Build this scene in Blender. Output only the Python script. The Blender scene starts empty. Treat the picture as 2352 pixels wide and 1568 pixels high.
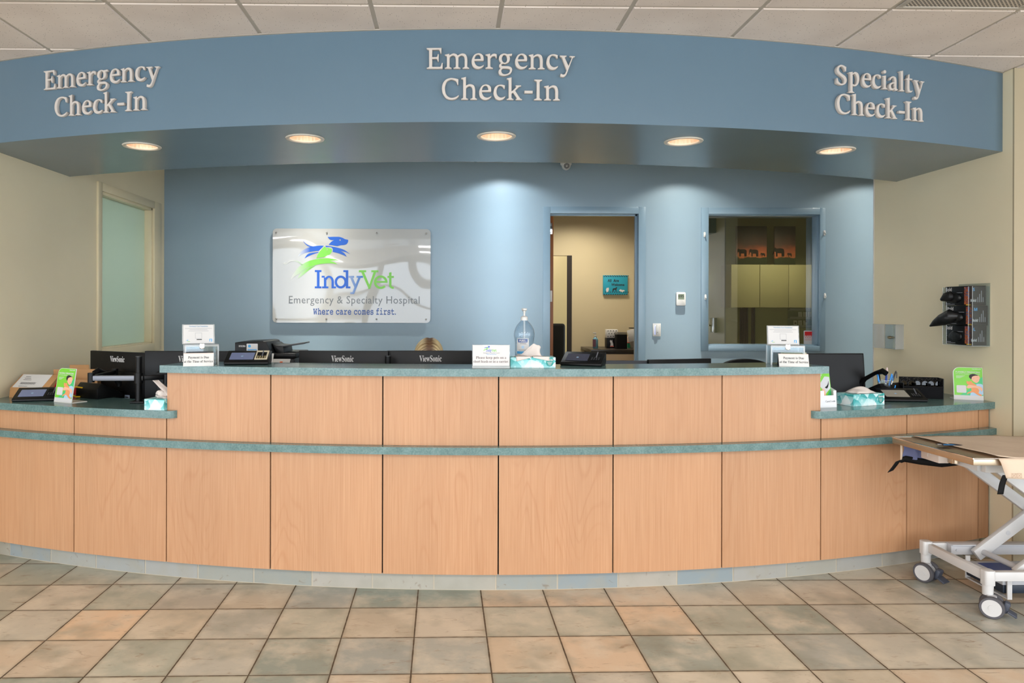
import bpy, bmesh, math, random
from mathutils import Vector, Matrix, Euler
C = bpy.context.scene.collection
S = bpy.context.scene
rnd = random.Random(7)
sin, cos, rad = math.sin, math.cos, math.radians

# ------------------------------------------------------------------ camera, world, light, exposure
CAMZ = 1.48
FPX, CX, CY, YAW, ROLL = 1672.73, 1057.78, 707.63, .0133, .0027
cam = bpy.data.cameras.new('camera'); camo = bpy.data.objects.new('camera', cam); C.objects.link(camo)
cam.sensor_width = 36; cam.lens = FPX/2352*36
cam.shift_x = (1176-CX)/2352; cam.shift_y = -(784-CY)/2352
camo.matrix_world = Matrix.Translation((0, 0, CAMZ)) @ Matrix.Rotation(-YAW, 4, 'Z') @ Matrix.Rotation(rad(90), 4, 'X') @ Matrix.Rotation(ROLL, 4, 'Z')
cam.clip_start = .05
S.camera = camo
S.view_settings.view_transform = 'Standard'; S.view_settings.look = 'None'
S.view_settings.exposure = 0.78; S.view_settings.gamma = 1.0
S.view_settings.use_curve_mapping = False

world = bpy.data.worlds.new('world'); S.world = world; world.use_nodes = True
bg = world.node_tree.nodes['Background']
bg.inputs[0].default_value = (.84, .94, 1.05, 1); bg.inputs[1].default_value = 4.0

def area(name, loc, rot, sx, sy, power, col, portal=False, spread=180):
    l = bpy.data.lights.new(name, 'AREA'); l.shape = 'RECTANGLE'; l.size = sx; l.size_y = sy
    l.energy = power; l.color = col; l.spread = rad(spread)
    if portal: l.cycles.is_portal = True
    o = bpy.data.objects.new(name, l); C.objects.link(o); o.location = loc; o.rotation_euler = rot
    return o
def spot(name, loc, power, col, cone, blend, radius, aim=(0, 0, -1)):
    l = bpy.data.lights.new(name, 'SPOT'); l.energy = power; l.color = col
    l.spot_size = rad(cone); l.spot_blend = blend; l.shadow_soft_size = radius
    o = bpy.data.objects.new(name, l); C.objects.link(o); o.location = loc
    o.rotation_euler = Vector(aim).to_track_quat('-Z', 'Y').to_euler()
    return o
# window openings of the lobby front (behind the camera): portals for the sky light
WIN = [(-6.2+1.42*k, -6.2+1.42*k+1.18) for k in range(9)]
FY = -5.2
for a, b in WIN:
    area('window_daylight', ((a+b)/2, FY+.02, 1.42), (rad(90), 0, 0), b-a, 2.5, 1, (1, 1, 1), portal=True)
WINS = [(-4.8+1.42*k, -4.8+1.42*k+1.18) for k in range(4)]  # unseen side-wall openings, added to light the alcove's side walls
for a, b in WINS:
    for x, r in ((-6.38, -90), (6.98, 90)):
        area('added_side_daylight', (x, (a+b)/2, 1.42), (rad(90), 0, rad(r)), b-a, 2.5, 1, (1, 1, 1), portal=True)
# ceiling lamps of the rear passage, wash the blue wall
WARM, COOL = (1, .97, .88), (.94, .98, 1)
def downlight(name, loc, power, col, cone, blend, radius, floor_sin=.2):
    """narrow-beam downlight: candle power falls off away from the beam axis"""
    o = spot(name, loc, power, col, cone, blend, radius); l = o.data; l.use_nodes = True; nt = l.node_tree
    em = nt.nodes['Emission']; g = nt.nodes.new('ShaderNodeNewGeometry'); sp = nt.nodes.new('ShaderNodeSeparateXYZ'); nt.links.new(g.outputs['Incoming'], sp.inputs[0])
    def mn(op, a, b=0.0):
        n = nt.nodes.new('ShaderNodeMath'); n.operation = op
        for i, v in ((0, a), (1, b)):
            if isinstance(v, bpy.types.NodeSocket): nt.links.new(v, n.inputs[i])
            else: n.inputs[i].default_value = v
        return n.outputs[0]
    s2 = mn('SUBTRACT', 1.0, mn('MULTIPLY', sp.outputs[2], sp.outputs[2]))
    k = mn('POWER', mn('MAXIMUM', s2, floor_sin**2), -1.15)
    nt.links.new(k, em.inputs['Strength'])
    return o
downlight('passage_lamp', (-1.29, 6.62, 2.87), 7.0, WARM, 136, .3, .03)
downlight('passage_lamp', (.50, 6.64, 2.87), 8.4, COOL, 142, .3, .03)
downlight('passage_lamp', (2.22, 6.62, 2.87), 7.0, WARM, 136, .3, .03)
downlight('passage_lamp', (4.05, 6.62, 2.87), 7.0, WARM, 136, .3, .03)
for x, y in ((-3.2, -1), (.2, -1), (3.6, -1), (-3.2, -3.3), (.2, -3.3), (3.6, -3.3)):
    area('lobby_fill_light', (x, y, 2.875), (0, 0, 0), 1.2, .6, 48, (1, .98, .96))  # unseen fill lights added overhead to brighten floor and counter
area('office_lamp', (1.6, 8.7, 2.85), (0, 0, 0), .6, .3, 12.5, (1, .91, .76), spread=130)
area('exam_fill_light', (4.0, 8.4, 2.85), (0, 0, 0), .5, .3, 14, (1, .93, .78), spread=116)  # unseen light added to brighten the room behind the glazing
area('frosted_pane_backlight', (-4.2, 6.2, 2.7), (0, 0, 0), .9, .9, 140, (1, .98, .96))  # added backlight, brightens the frosted pane from behind
area('corridor_fill_light', (4.6, 5.6, 2.86), (0, 0, 0), .5, .5, 2, (1, .93, .72))  # weak light added to the unseen corridor
area('inner_office_fill_light', (1.2, 10.1, 2.8), (0, 0, 0), .4, .3, 9, (1, .92, .76))  # added to brighten the wall inside the inner opening

# ------------------------------------------------------------------ helpers
def lin(c):
    return tuple((x/255/12.92) if x/255 <= .04045 else ((x/255+.055)/1.055)**2.4 for x in c)
def ray(px, py):
    u0, v0 = px-CX, py-CY
    u = (u0*cos(ROLL)+v0*sin(ROLL))/FPX; v = (-u0*sin(ROLL)+v0*cos(ROLL))/FPX
    return Vector((u*cos(YAW)+sin(YAW), -u*sin(YAW)+cos(YAW), -v))
def on_z(px, py, z): r = ray(px, py); return Vector((0, 0, CAMZ)) + r*((z-CAMZ)/r.z)
def on_y(px, py, y): r = ray(px, py); return Vector((0, 0, CAMZ)) + r*(y/r.y)
def on_x(px, py, x): r = ray(px, py); return Vector((0, 0, CAMZ)) + r*(x/r.x)

def nd(nt, typ, ins=None, **attr):
    n = nt.nodes.new(typ)
    for k, v in attr.items(): setattr(n, k, v)
    for k, v in (ins or {}).items():
        if isinstance(v, bpy.types.NodeSocket): nt.links.new(v, n.inputs[k])
        else: n.inputs[k].default_value = v
    return n
def rgba(c): return (*c, 1)
def mix(nt, f, a, b, mode='MIX'):
    n = nt.nodes.new('ShaderNodeMix'); n.data_type = 'RGBA'; n.blend_type = mode
    for i, v in ((0, f), (6, a), (7, b)):
        if isinstance(v, bpy.types.NodeSocket): nt.links.new(v, n.inputs[i])
        else: n.inputs[i].default_value = v
    return n.outputs[2]
def ramp(nt, f, stops):
    n = nt.nodes.new('ShaderNodeValToRGB'); nt.links.new(f, n.inputs[0])
    e = n.color_ramp.elements
    while len(e) < len(stops): e.new(.5)
    for el, (p, c) in zip(e, stops): el.position = p; el.color = rgba(c) if len(c) == 3 else c
    return n.outputs[0]
def math_n(nt, op, a, b=0.0):
    n = nt.nodes.new('ShaderNodeMath'); n.operation = op
    for i, v in ((0, a), (1, b)):
        if isinstance(v, bpy.types.NodeSocket): nt.links.new(v, n.inputs[i])
        else: n.inputs[i].default_value = v
    return n.outputs[0]
def mat(name, col, rough=.5, metal=0.0, var=0.0, vscale=8.0, bump=0.0, bscale=60.0, emit=0.0, spec=.5, coat=0.0, trans=0.0, stretch=(1, 1, 1), obj=True):
    m = bpy.data.materials.new(name); m.use_nodes = True; nt = m.node_tree
    p = nt.nodes['Principled BSDF']
    c = lin(col)
    p.inputs['Base Color'].default_value = rgba(c); p.inputs['Roughness'].default_value = rough
    p.inputs['Metallic'].default_value = metal; p.inputs['Specular IOR Level'].default_value = spec
    p.inputs['Coat Weight'].default_value = coat; p.inputs['Transmission Weight'].default_value = trans
    if emit:
        p.inputs['Emission Color'].default_value = rgba(c); p.inputs['Emission Strength'].default_value = emit
    tc = nd(nt, 'ShaderNodeTexCoord')
    mp = nd(nt, 'ShaderNodeMapping', {'Vector': tc.outputs['Object'], 'Scale': stretch})
    nz = nd(nt, 'ShaderNodeTexNoise', {'Vector': mp.outputs[0], 'Scale': vscale, 'Detail': 4.0})
    v = max(var, .02)
    lo = tuple(x*(1-v) for x in c); hi = tuple(min(1, x*(1+v)) for x in c)
    nt.links.new(ramp(nt, nz.outputs['Fac'], [(.3, lo), (.7, hi)]), p.inputs['Base Color'])
    if bump:
        nb = nd(nt, 'ShaderNodeTexNoise', {'Vector': mp.outputs[0], 'Scale': bscale, 'Detail': 3.0})
        b = nd(nt, 'ShaderNodeBump', {'Height': nb.outputs['Fac'], 'Strength': bump, 'Distance': .01})
        nt.links.new(b.outputs[0], p.inputs['Normal'])
    return m
def clear_mat(name, tint=(255, 255, 255), gloss=1.0, rough=.0, haze=0.0):
    m = bpy.data.materials.new(name); m.use_nodes = True; nt = m.node_tree
    nt.nodes.clear()
    out = nd(nt, 'ShaderNodeOutputMaterial')
    t = nd(nt, 'ShaderNodeBsdfTransparent', {'Color': rgba(lin(tint))})
    g = nd(nt, 'ShaderNodeBsdfGlossy', {'Roughness': rough})
    geo = nd(nt, 'ShaderNodeNewGeometry')
    ior = nd(nt, 'ShaderNodeMapRange', {0: geo.outputs['Backfacing'], 1: 0.0, 2: 1.0, 3: 1.48, 4: 1/1.48})
    fr = nd(nt, 'ShaderNodeFresnel', {'IOR': ior.outputs[0]})
    f = math_n(nt, 'MULTIPLY', fr.outputs[0], gloss)
    x = nd(nt, 'ShaderNodeMixShader', {0: f, 1: t.outputs[0], 2: g.outputs[0]})
    if haze:
        d = nd(nt, 'ShaderNodeBsdfDiffuse', {'Color': (.95, .96, .97, 1)})
        x = nd(nt, 'ShaderNodeMixShader', {0: haze, 1: x.outputs[0], 2: d.outputs[0]})
    nt.links.new(x.outputs[0], out.inputs[0])
    return m

class MB:
    def __init__(s): s.bm = bmesh.new(); s.T = Matrix(); s.mi = 0
    def at(s, x=0, y=0, z=0, rx=0, ry=0, rz=0, sc=1):
        s.T = Matrix.Translation((x, y, z)) @ Euler((rad(rx), rad(ry), rad(rz))).to_matrix().to_4x4() @ Matrix.Scale(sc, 4); return s
    def m(s, i): s.mi = i; return s
    def add(s, vs, fs, bev=0, seg=2):
        V = [s.bm.verts.new(s.T @ Vector(v)) for v in vs]; F = []
        for f in fs:
            try: q = s.bm.faces.new([V[i] for i in f])
            except ValueError: continue
            q.material_index = s.mi; q.smooth = True; F.append(q)
        bmesh.ops.recalc_face_normals(s.bm, faces=F)
        if bev:
            E = list({e for q in F for e in q.edges})
            bmesh.ops.bevel(s.bm, geom=E, offset=bev, segments=seg, affect='EDGES', profile=.5, clamp_overlap=True)
        return s
    def box(s, x0, y0, z0, x1, y1, z1, bev=0, seg=2):
        return s.add([(x0, y0, z0), (x1, y0, z0), (x1, y1, z0), (x0, y1, z0), (x0, y0, z1), (x1, y0, z1), (x1, y1, z1), (x0, y1, z1)],
                     [(0, 3, 2, 1), (4, 5, 6, 7), (0, 1, 5, 4), (1, 2, 6, 5), (2, 3, 7, 6), (3, 0, 4, 7)], bev, seg)
    def prism(s, poly, a, b, axis='z', bev=0, seg=2):
        n = len(poly)
        f = {'z': lambda p, h: (p[0], p[1], h), 'y': lambda p, h: (p[0], h, p[1]), 'x': lambda p, h: (h, p[0], p[1])}[axis]
        vs = [f(p, a) for p in poly]+[f(p, b) for p in poly]
        return s.add(vs, [tuple(range(n)), tuple(range(n, 2*n))]+[(i, (i+1) % n, n+(i+1) % n, n+i) for i in range(n)], bev, seg)
    def tube(s, pts, r, seg=10, cap=True):
        pts = [Vector(p) for p in pts]; n = len(pts)
        rs = r if isinstance(r, (list, tuple)) else [r]*n
        vs = []; up = None
        for i, p in enumerate(pts):
            t = (pts[min(i+1, n-1)]-pts[max(i-1, 0)]).normalized()
            if up is None: up = t.orthogonal().normalized()
            else: up = (up-t*up.dot(t)).normalized()
            b = t.cross(up)
            vs += [p+(up*cos(2*math.pi*k/seg)+b*sin(2*math.pi*k/seg))*rs[i] for k in range(seg)]
        fs = [(i*seg+k, i*seg+(k+1) % seg, (i+1)*seg+(k+1) % seg, (i+1)*seg+k) for i in range(n-1) for k in range(seg)]
        if cap: fs += [tuple(range(seg)), tuple(range((n-1)*seg, n*seg))]
        return s.add(vs, fs)
    def cyl(s, p0, p1, r0, r1=None, seg=24): return s.tube([p0, p1], [r0, r0 if r1 is None else r1], seg)
    def lathe(s, prof, seg=32, closed=False, f=None):
        n = len(prof); vs = []
        for r, z in prof:
            for k in range(seg):
                a = 2*math.pi*k/seg; q = r*(f(a, z) if f else 1)
                vs.append((q*cos(a), q*sin(a), z))
        m = n if closed else n-1
        fs = [(i*seg+k, i*seg+(k+1) % seg, ((i+1) % n)*seg+(k+1) % seg, ((i+1) % n)*seg+k) for i in range(m) for k in range(seg)]
        if not closed:
            if prof[0][0] > 1e-5: fs.append(tuple(range(seg)))
            if prof[-1][0] > 1e-5: fs.append(tuple(range((n-1)*seg, n*seg)))
        s.add(vs, fs); return s
    def ring(s, prof, seg=32): return s.lathe(prof, seg, closed=True)
    def ell(s, c, rx, ry, rz, seg=20):
        T = s.T; s.T = T @ Matrix.Translation(c) @ Matrix.Diagonal((rx, ry, rz, 1))
        n = seg//2
        s.lathe([(max(sin(math.pi*i/n), 1e-4), -cos(math.pi*i/n)) for i in range(n+1)], seg)
        s.T = T; return s
    def arc(s, cx, cy, r0, r1, z0, z1, t0, t1, seg=48, bev=0):
        inn, out = [], []
        for i in range(seg+1):
            t = rad(t0+(t1-t0)*i/seg)
            inn.append((cx+r0*sin(t), cy-r0*cos(t))); out.append((cx+r1*sin(t), cy-r1*cos(t)))
        n = seg+1
        vs = [(*p, z0) for p in inn]+[(*p, z0) for p in out]+[(*p, z1) for p in inn]+[(*p, z1) for p in out]
        fs = []
        for i in range(seg):
            for a, b in ((0, n), (2*n, 3*n)): fs.append((a+i, a+i+1, b+i+1, b+i))
            for a, b in ((0, 2*n), (n, 3*n)): fs.append((a+i, a+i+1, b+i+1, b+i))
        for i in (0, seg): fs.append((i, n+i, 3*n+i, 2*n+i))
        s.add(vs, fs)
        return s
    def grid(s, f, nu, nv):
        vs = [f(i/nu, j/nv) for j in range(nv+1) for i in range(nu+1)]
        return s.add(vs, [(j*(nu+1)+i, j*(nu+1)+i+1, (j+1)*(nu+1)+i+1, (j+1)*(nu+1)+i) for j in range(nv) for i in range(nu)])
    def flat(s, poly, y=0):        # polygon in the x-z plane facing the viewer
        return s.add([(p[0], y, p[1]) for p in poly], [tuple(range(len(poly)))])
    def rect(s, x0, z0, x1, z1, y=0): return s.flat([(x0, z0), (x1, z0), (x1, z1), (x0, z1)], y)
    def build(s, name, mats, parent=None, loc=None, rz=0, solid=0):
        me = bpy.data.meshes.new(name); s.bm.to_mesh(me); s.bm.free()
        for q in (mats if isinstance(mats, (list, tuple)) else [mats]): me.materials.append(q)
        me.set_sharp_from_angle(angle=rad(38))
        o = bpy.data.objects.new(name, me); C.objects.link(o)
        if parent: o.parent = parent
        if loc is not None: o.location = loc
        if rz: o.rotation_euler = (0, 0, rad(rz))
        if solid:
            md = o.modifiers.new('solid', 'SOLIDIFY'); md.thickness = solid; md.offset = 0
        return o

def tag(o, label, cat, group=None):
    o['label'] = label; o['category'] = cat
    if group: o['group'] = group
    return o
def thing(name, label, cat, loc=(0, 0, 0), rz=0, group=None):
    o = bpy.data.objects.new(name, None); C.objects.link(o); o.empty_display_size = .05
    o.location = loc; o.rotation_euler = (0, 0, rad(rz))
    return tag(o, label, cat, group)
def struct(name, mb, mats, parent=None):
    o = mb.build(name, mats, parent)
    if not parent: o['kind'] = 'structure'
    return o
def copy_thing(o, loc, rz, label, group=None):
    r = o.copy(); C.objects.link(r); r.location = loc; r.rotation_euler = (0, 0, rad(rz)); r['label'] = label
    if group: r['group'] = group
    for ch in list(o.children):
        c = ch.copy(); C.objects.link(c); c.parent = r
        for g in list(ch.children):
            d = g.copy(); C.objects.link(d); d.parent = c
    return r

def smooth(pts, n=6):
    """closed outline; a third element marks a smooth point"""
    N = len(pts); out = []
    sm = [len(p) > 2 for p in pts]; P = [Vector(p[:2]) for p in pts]
    for i in range(N):
        j = (i+1) % N; a, b = P[i], P[j]
        if not sm[i] and not sm[j]: out.append(tuple(a)); continue
        ta = (b-P[i-1])*.5 if sm[i] else (b-a)
        tb = (P[(j+1) % N]-a)*.5 if sm[j] else (b-a)
        L = (b-a).length
        for t_ in (ta, tb):
            if t_.length > 1.2*L: t_ *= 1.2*L/t_.length
        for k in range(n):
            t = k/n; h1 = 2*t**3-3*t*t+1; h2 = t**3-2*t*t+t; h3 = -2*t**3+3*t*t; h4 = t**3-t*t
            out.append(tuple(a*h1+ta*h2+b*h3+tb*h4))
    return out
def curve_mesh(contours, depth, bevel=0):
    """filled flat outline (with holes) of given thickness, in the x-y plane, front face at +z"""
    cu = bpy.data.curves.new('c', 'CURVE'); cu.dimensions = '2D'; cu.fill_mode = 'BOTH'
    cu.extrude = max(depth/2-bevel, 0); cu.bevel_depth = bevel; cu.bevel_resolution = 1; cu.offset = -bevel
    for c in contours:
        sp = cu.splines.new('POLY'); sp.points.add(len(c)-1); sp.use_cyclic_u = True
        for q, p in zip(sp.points, c): q.co = (p[0], p[1], 0, 1)
    o = bpy.data.objects.new('c', cu); C.objects.link(o)
    me = bpy.data.meshes.new_from_object(o); bpy.data.objects.remove(o); bpy.data.curves.remove(cu)
    return me
STY = {'serif': (0x1D400, 0x1D41A, 0x1D7CE), 'slab': (0x1D670, 0x1D68A, 0x1D7F6), 'bold': (0x1D5D4, 0x1D5EE, 0x1D7EC)}
def styled(s, style):
    if style not in STY: return s
    U, L, D = STY[style]
    return ''.join(chr(U+ord(c)-65) if 'A' <= c <= 'Z' else chr(L+ord(c)-97) if 'a' <= c <= 'z' else chr(D+ord(c)-48) if c.isdigit() else c for c in s)
def text_mesh(s, style='sans', depth=0.0, offset=0.0, res=2, space=1.0):
    cu = bpy.data.curves.new('t', 'FONT'); cu.body = styled(s, style); cu.size = 1; cu.align_x = 'CENTER'
    cu.extrude = depth; cu.offset = offset; cu.resolution_u = res; cu.space_character = space
    o = bpy.data.objects.new('t', cu); C.objects.link(o)
    me = bpy.data.meshes.new_from_object(o); bpy.data.objects.remove(o); bpy.data.curves.remove(cu)
    return me
def stand(me, M):
    for v in me.vertices: v.co = M @ v.co
def txt(parent, name, s, size, m, x, y, z, style='sans', width=None, depth=.0006, offset=0.0, rx=90, rz=0, ry=0, space=1.0, res=2):
    """one piece of lettering standing in the x-z plane, facing -y; centred on x, baseline at z"""
    me = text_mesh(s, style, depth/2/size, offset, res, space)
    xs = [v.co.x for v in me.vertices]
    if xs:
        w = max(xs)-min(xs); c = (max(xs)+min(xs))/2
        sx = width/w if width else size
        stand(me, Matrix.Diagonal((sx, size, size, 1)) @ Matrix.Translation((-c, 0, 0)))
    me.materials.append(m)
    o = bpy.data.objects.new(name, me); C.objects.link(o); o.parent = parent
    o.location = (x, y, z); o.rotation_euler = Euler((rad(rx), rad(ry), rad(rz)))
    return o
def poly_obj(parent, name, contours, m, depth, x, y, z, sc=1.0, bevel=0, rx=90):
    me = curve_mesh([[(p[0]*sc, p[1]*sc) for p in c] for c in contours], depth, bevel)
    me.materials.clear(); me.materials.append(m)
    for p in me.polygons: p.use_smooth = False
    o = bpy.data.objects.new(name, me); C.objects.link(o); o.parent = parent
    o.location = (x, y, z); o.rotation_euler = (rad(rx), 0, 0)
    return o
def txt_prop(parent, name, s, h, m, x, y, z, width, style='slab', offset=.012, gap=.09, depth=.0006):
    """lettering set letter by letter with even gaps between the letter shapes"""
    bm = bmesh.new(); pen = 0.0
    for ch in s:
        if ch == ' ': pen += .34; continue
        me = text_mesh(ch, style, depth/2/h, offset, 2); xs = [v.co.x for v in me.vertices]
        for v in me.vertices: v.co.x += pen-min(xs)
        pen += max(xs)-min(xs)+gap; bm.from_mesh(me); bpy.data.meshes.remove(me)
    for v in bm.verts: v.co = Vector(((v.co.x-(pen-gap)/2)*width/(pen-gap), v.co.y*h, v.co.z*h))
    me = bpy.data.meshes.new(name); bm.to_mesh(me); bm.free(); me.materials.append(m)
    o = bpy.data.objects.new(name, me); C.objects.link(o); o.parent = parent; o.location = (x, y, z); o.rotation_euler = (rad(90), 0, 0)
    return o
def circle(cx, cy, r, n=16, ry=None): return [(cx+r*cos(2*math.pi*k/n), cy+(ry or r)*sin(2*math.pi*k/n)) for k in range(n)]
def rrect(x0, y0, x1, y1, r, n=6, corners=(1, 1, 1, 1)):
    out = []
    for (cx, cy, a), on in zip(((x1-r, y1-r, 0), (x0+r, y1-r, 90), (x0+r, y0+r, 180), (x1-r, y0+r, 270)), corners):
        if on: out += [(cx+r*cos(rad(a+90*k/n)), cy+r*sin(rad(a+90*k/n))) for k in range(n+1)]
        else: out.append({0: (x1, y1), 90: (x0, y1), 180: (x0, y0), 270: (x1, y0)}[a])
    return out

# ------------------------------------------------------------------ materials
def wall_paint(name, col, rough, var=.03):
    return mat(name, col, rough, var=var, vscale=1.5, bump=.04, bscale=350)
BLUE = wall_paint('blue_paint', (137, 158, 171), .38)
BLUE_TRIM = mat('blue_trim_paint', (126, 150, 166), .3)
BEIGE = wall_paint('beige_paint', (233, 219, 186), .5)
BEIGE_TRIM = mat('beige_trim_paint', (226, 211, 176), .35)
LOBBY = wall_paint('darkened_lobby_paint', (168, 155, 128), .6)
OFFICE = wall_paint('office_paint', (200, 186, 152), .6)
SAGE = wall_paint('exam_paint', (160, 160, 120), .6)
WHITE = mat('white_plastic', (206, 204, 200), .4)
OFFW = mat('off_white_plastic', (214, 208, 200), .45)
LETTER = mat('letter_white', (194, 186, 179), .55)
BLACK = mat('black_plastic', (9, 9, 10), .42, spec=.25)
BLACKM = mat('black_matte', (8, 8, 9), .7, spec=.2)
GLOSSB = mat('black_glass', (8, 8, 9), .08)
DARKG = mat('dark_grey_plastic', (42, 43, 46), .4)
SILVER = mat('brushed_steel', (170, 165, 158), .28, metal=1)
CHROME = mat('chrome', (225, 225, 225), .12, metal=1)
GREYARM = mat('grey_aluminium', (120, 122, 130), .4, metal=.4)
PAPER = mat('white_paper', (208, 206, 204), .7)
PRINTK = mat('black_ink', (35, 33, 34), .6)
PRINTG = mat('grey_ink', (150, 150, 155), .6)
BRAND_BLUE = mat('sign_blue', (0, 84, 184), .4)
BRAND_GREEN = mat('sign_green', (116, 194, 66), .4)
BRAND_GREY = mat('sign_grey', (112, 116, 118), .4)
NAVY = mat('navy_ink', (20, 70, 140), .4)
SKYB = mat('sky_blue_ink', (70, 160, 215), .5)
TEALP = mat('teal_ink', (24, 140, 132), .5)
RED = mat('red_ink', (214, 30, 34), .5)
YEL = mat('yellow_plastic', (240, 190, 20), .45)
ORANGE = mat('orange_ink', (226, 98, 40), .5)
LEAF = mat('leaflet_green', (120, 200, 56), .45)
LEAF2 = mat('leaflet_teal_green', (64, 190, 120), .45)
SKIN = mat('skin_print', (232, 178, 148), .6)
SKINP = mat('skin', (214, 160, 130), .5)
CATP = mat('orange_cat_print', (226, 150, 96), .6)
HAIRP = mat('black_hair_print', (34, 28, 28), .6)
PALEB = mat('pale_blue_print', (170, 200, 225), .6)
CARD = mat('cardboard', (186, 140, 92), .75, var=.06)
BROWN = mat('brown_door_wood', (140, 78, 26), .45, var=.2, vscale=6, stretch=(8, 8, .6))
ACRYL = clear_mat('clear_acrylic', (240, 246, 248), 1.3, .02, haze=.02)
ACRYLE = clear_mat('acrylic_edge', (235, 235, 230), 1.6, .05, haze=.28)
BOTTLE = clear_mat('clear_bottle', (232, 240, 246), 1.5, .03, haze=.02)
GLASS = clear_mat('window_glass', (206, 212, 184), 9.0)
SCREEN = mat('terminal_screen', (96, 104, 132), .15, emit=.25)
SCREEN2 = mat('grey_screen', (134, 130, 120), .15, emit=.12)

def wood_mat():
    m = bpy.data.materials.new('maple_laminate'); m.use_nodes = True; nt = m.node_tree; p = nt.nodes['Principled BSDF']
    tc = nd(nt, 'ShaderNodeTexCoord'); oi = nd(nt, 'ShaderNodeObjectInfo')
    off = nd(nt, 'ShaderNodeVectorMath', {0: tc.outputs['Object'], 1: nd(nt, 'ShaderNodeCombineXYZ', {0: math_n(nt, 'MULTIPLY', oi.outputs['Random'], 60.0), 2: math_n(nt, 'MULTIPLY', oi.outputs['Random'], 23.0)}).outputs[0]}, operation='ADD')
    fine = nd(nt, 'ShaderNodeTexNoise', {'Vector': nd(nt, 'ShaderNodeMapping', {'Vector': off.outputs[0], 'Scale': (170, 60, 3.0)}).outputs[0], 'Scale': 1.0, 'Detail': 5.0})
    big = nd(nt, 'ShaderNodeTexNoise', {'Vector': nd(nt, 'ShaderNodeMapping', {'Vector': off.outputs[0], 'Scale': (3.2, 2, .55)}).outputs[0], 'Scale': 1.0, 'Detail': 2.5})
    rings = math_n(nt, 'SINE', math_n(nt, 'MULTIPLY', big.outputs['Fac'], 70.0))
    rings = math_n(nt, 'POWER', math_n(nt, 'ABSOLUTE', rings), 16.0)
    mask = nd(nt, 'ShaderNodeTexNoise', {'Vector': nd(nt, 'ShaderNodeMapping', {'Vector': off.outputs[0], 'Scale': (2.6, 1, 1.1)}).outputs[0], 'Scale': 1.0, 'Detail': 1.0})
    mk = nd(nt, 'ShaderNodeMapRange', {0: mask.outputs['Fac'], 1: .46, 2: .66})
    col = ramp(nt, fine.outputs['Fac'], [(.25, lin((176, 128, 91))), (.75, lin((192, 147, 110)))])
    col = mix(nt, math_n(nt, 'MULTIPLY', math_n(nt, 'MULTIPLY', rings, mk.outputs[0]), .22), col, rgba(lin((158, 100, 60))))
    bl = ramp(nt, big.outputs['Fac'], [(.3, (.93, .93, .93)), (.7, (1.04, 1.04, 1.04))])
    col = mix(nt, 1.0, col, bl, 'MULTIPLY')
    nt.links.new(col, p.inputs['Base Color']); p.inputs['Roughness'].default_value = .42
    return m
WOOD = wood_mat()
def teal_mat():
    m = bpy.data.materials.new('teal_laminate'); m.use_nodes = True; nt = m.node_tree; p = nt.nodes['Principled BSDF']
    tc = nd(nt, 'ShaderNodeTexCoord')
    a = nd(nt, 'ShaderNodeTexNoise', {'Vector': tc.outputs['Object'], 'Scale': 14.0, 'Detail': 7.0, 'Roughness': .65})
    b = nd(nt, 'ShaderNodeTexNoise', {'Vector': tc.outputs['Object'], 'Scale': 120.0, 'Detail': 3.0})
    col = ramp(nt, a.outputs['Fac'], [(.3, lin((70, 100, 98))), (.5, lin((86, 117, 115))), (.72, lin((106, 136, 134)))])
    col = mix(nt, .25, col, ramp(nt, b.outputs['Fac'], [(.35, (.06, .12, .12)), (.65, (.25, .34, .33))]))
    nt.links.new(col, p.inputs['Base Color']); p.inputs['Roughness'].default_value = .2
    return m
TEAL = teal_mat()
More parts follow.
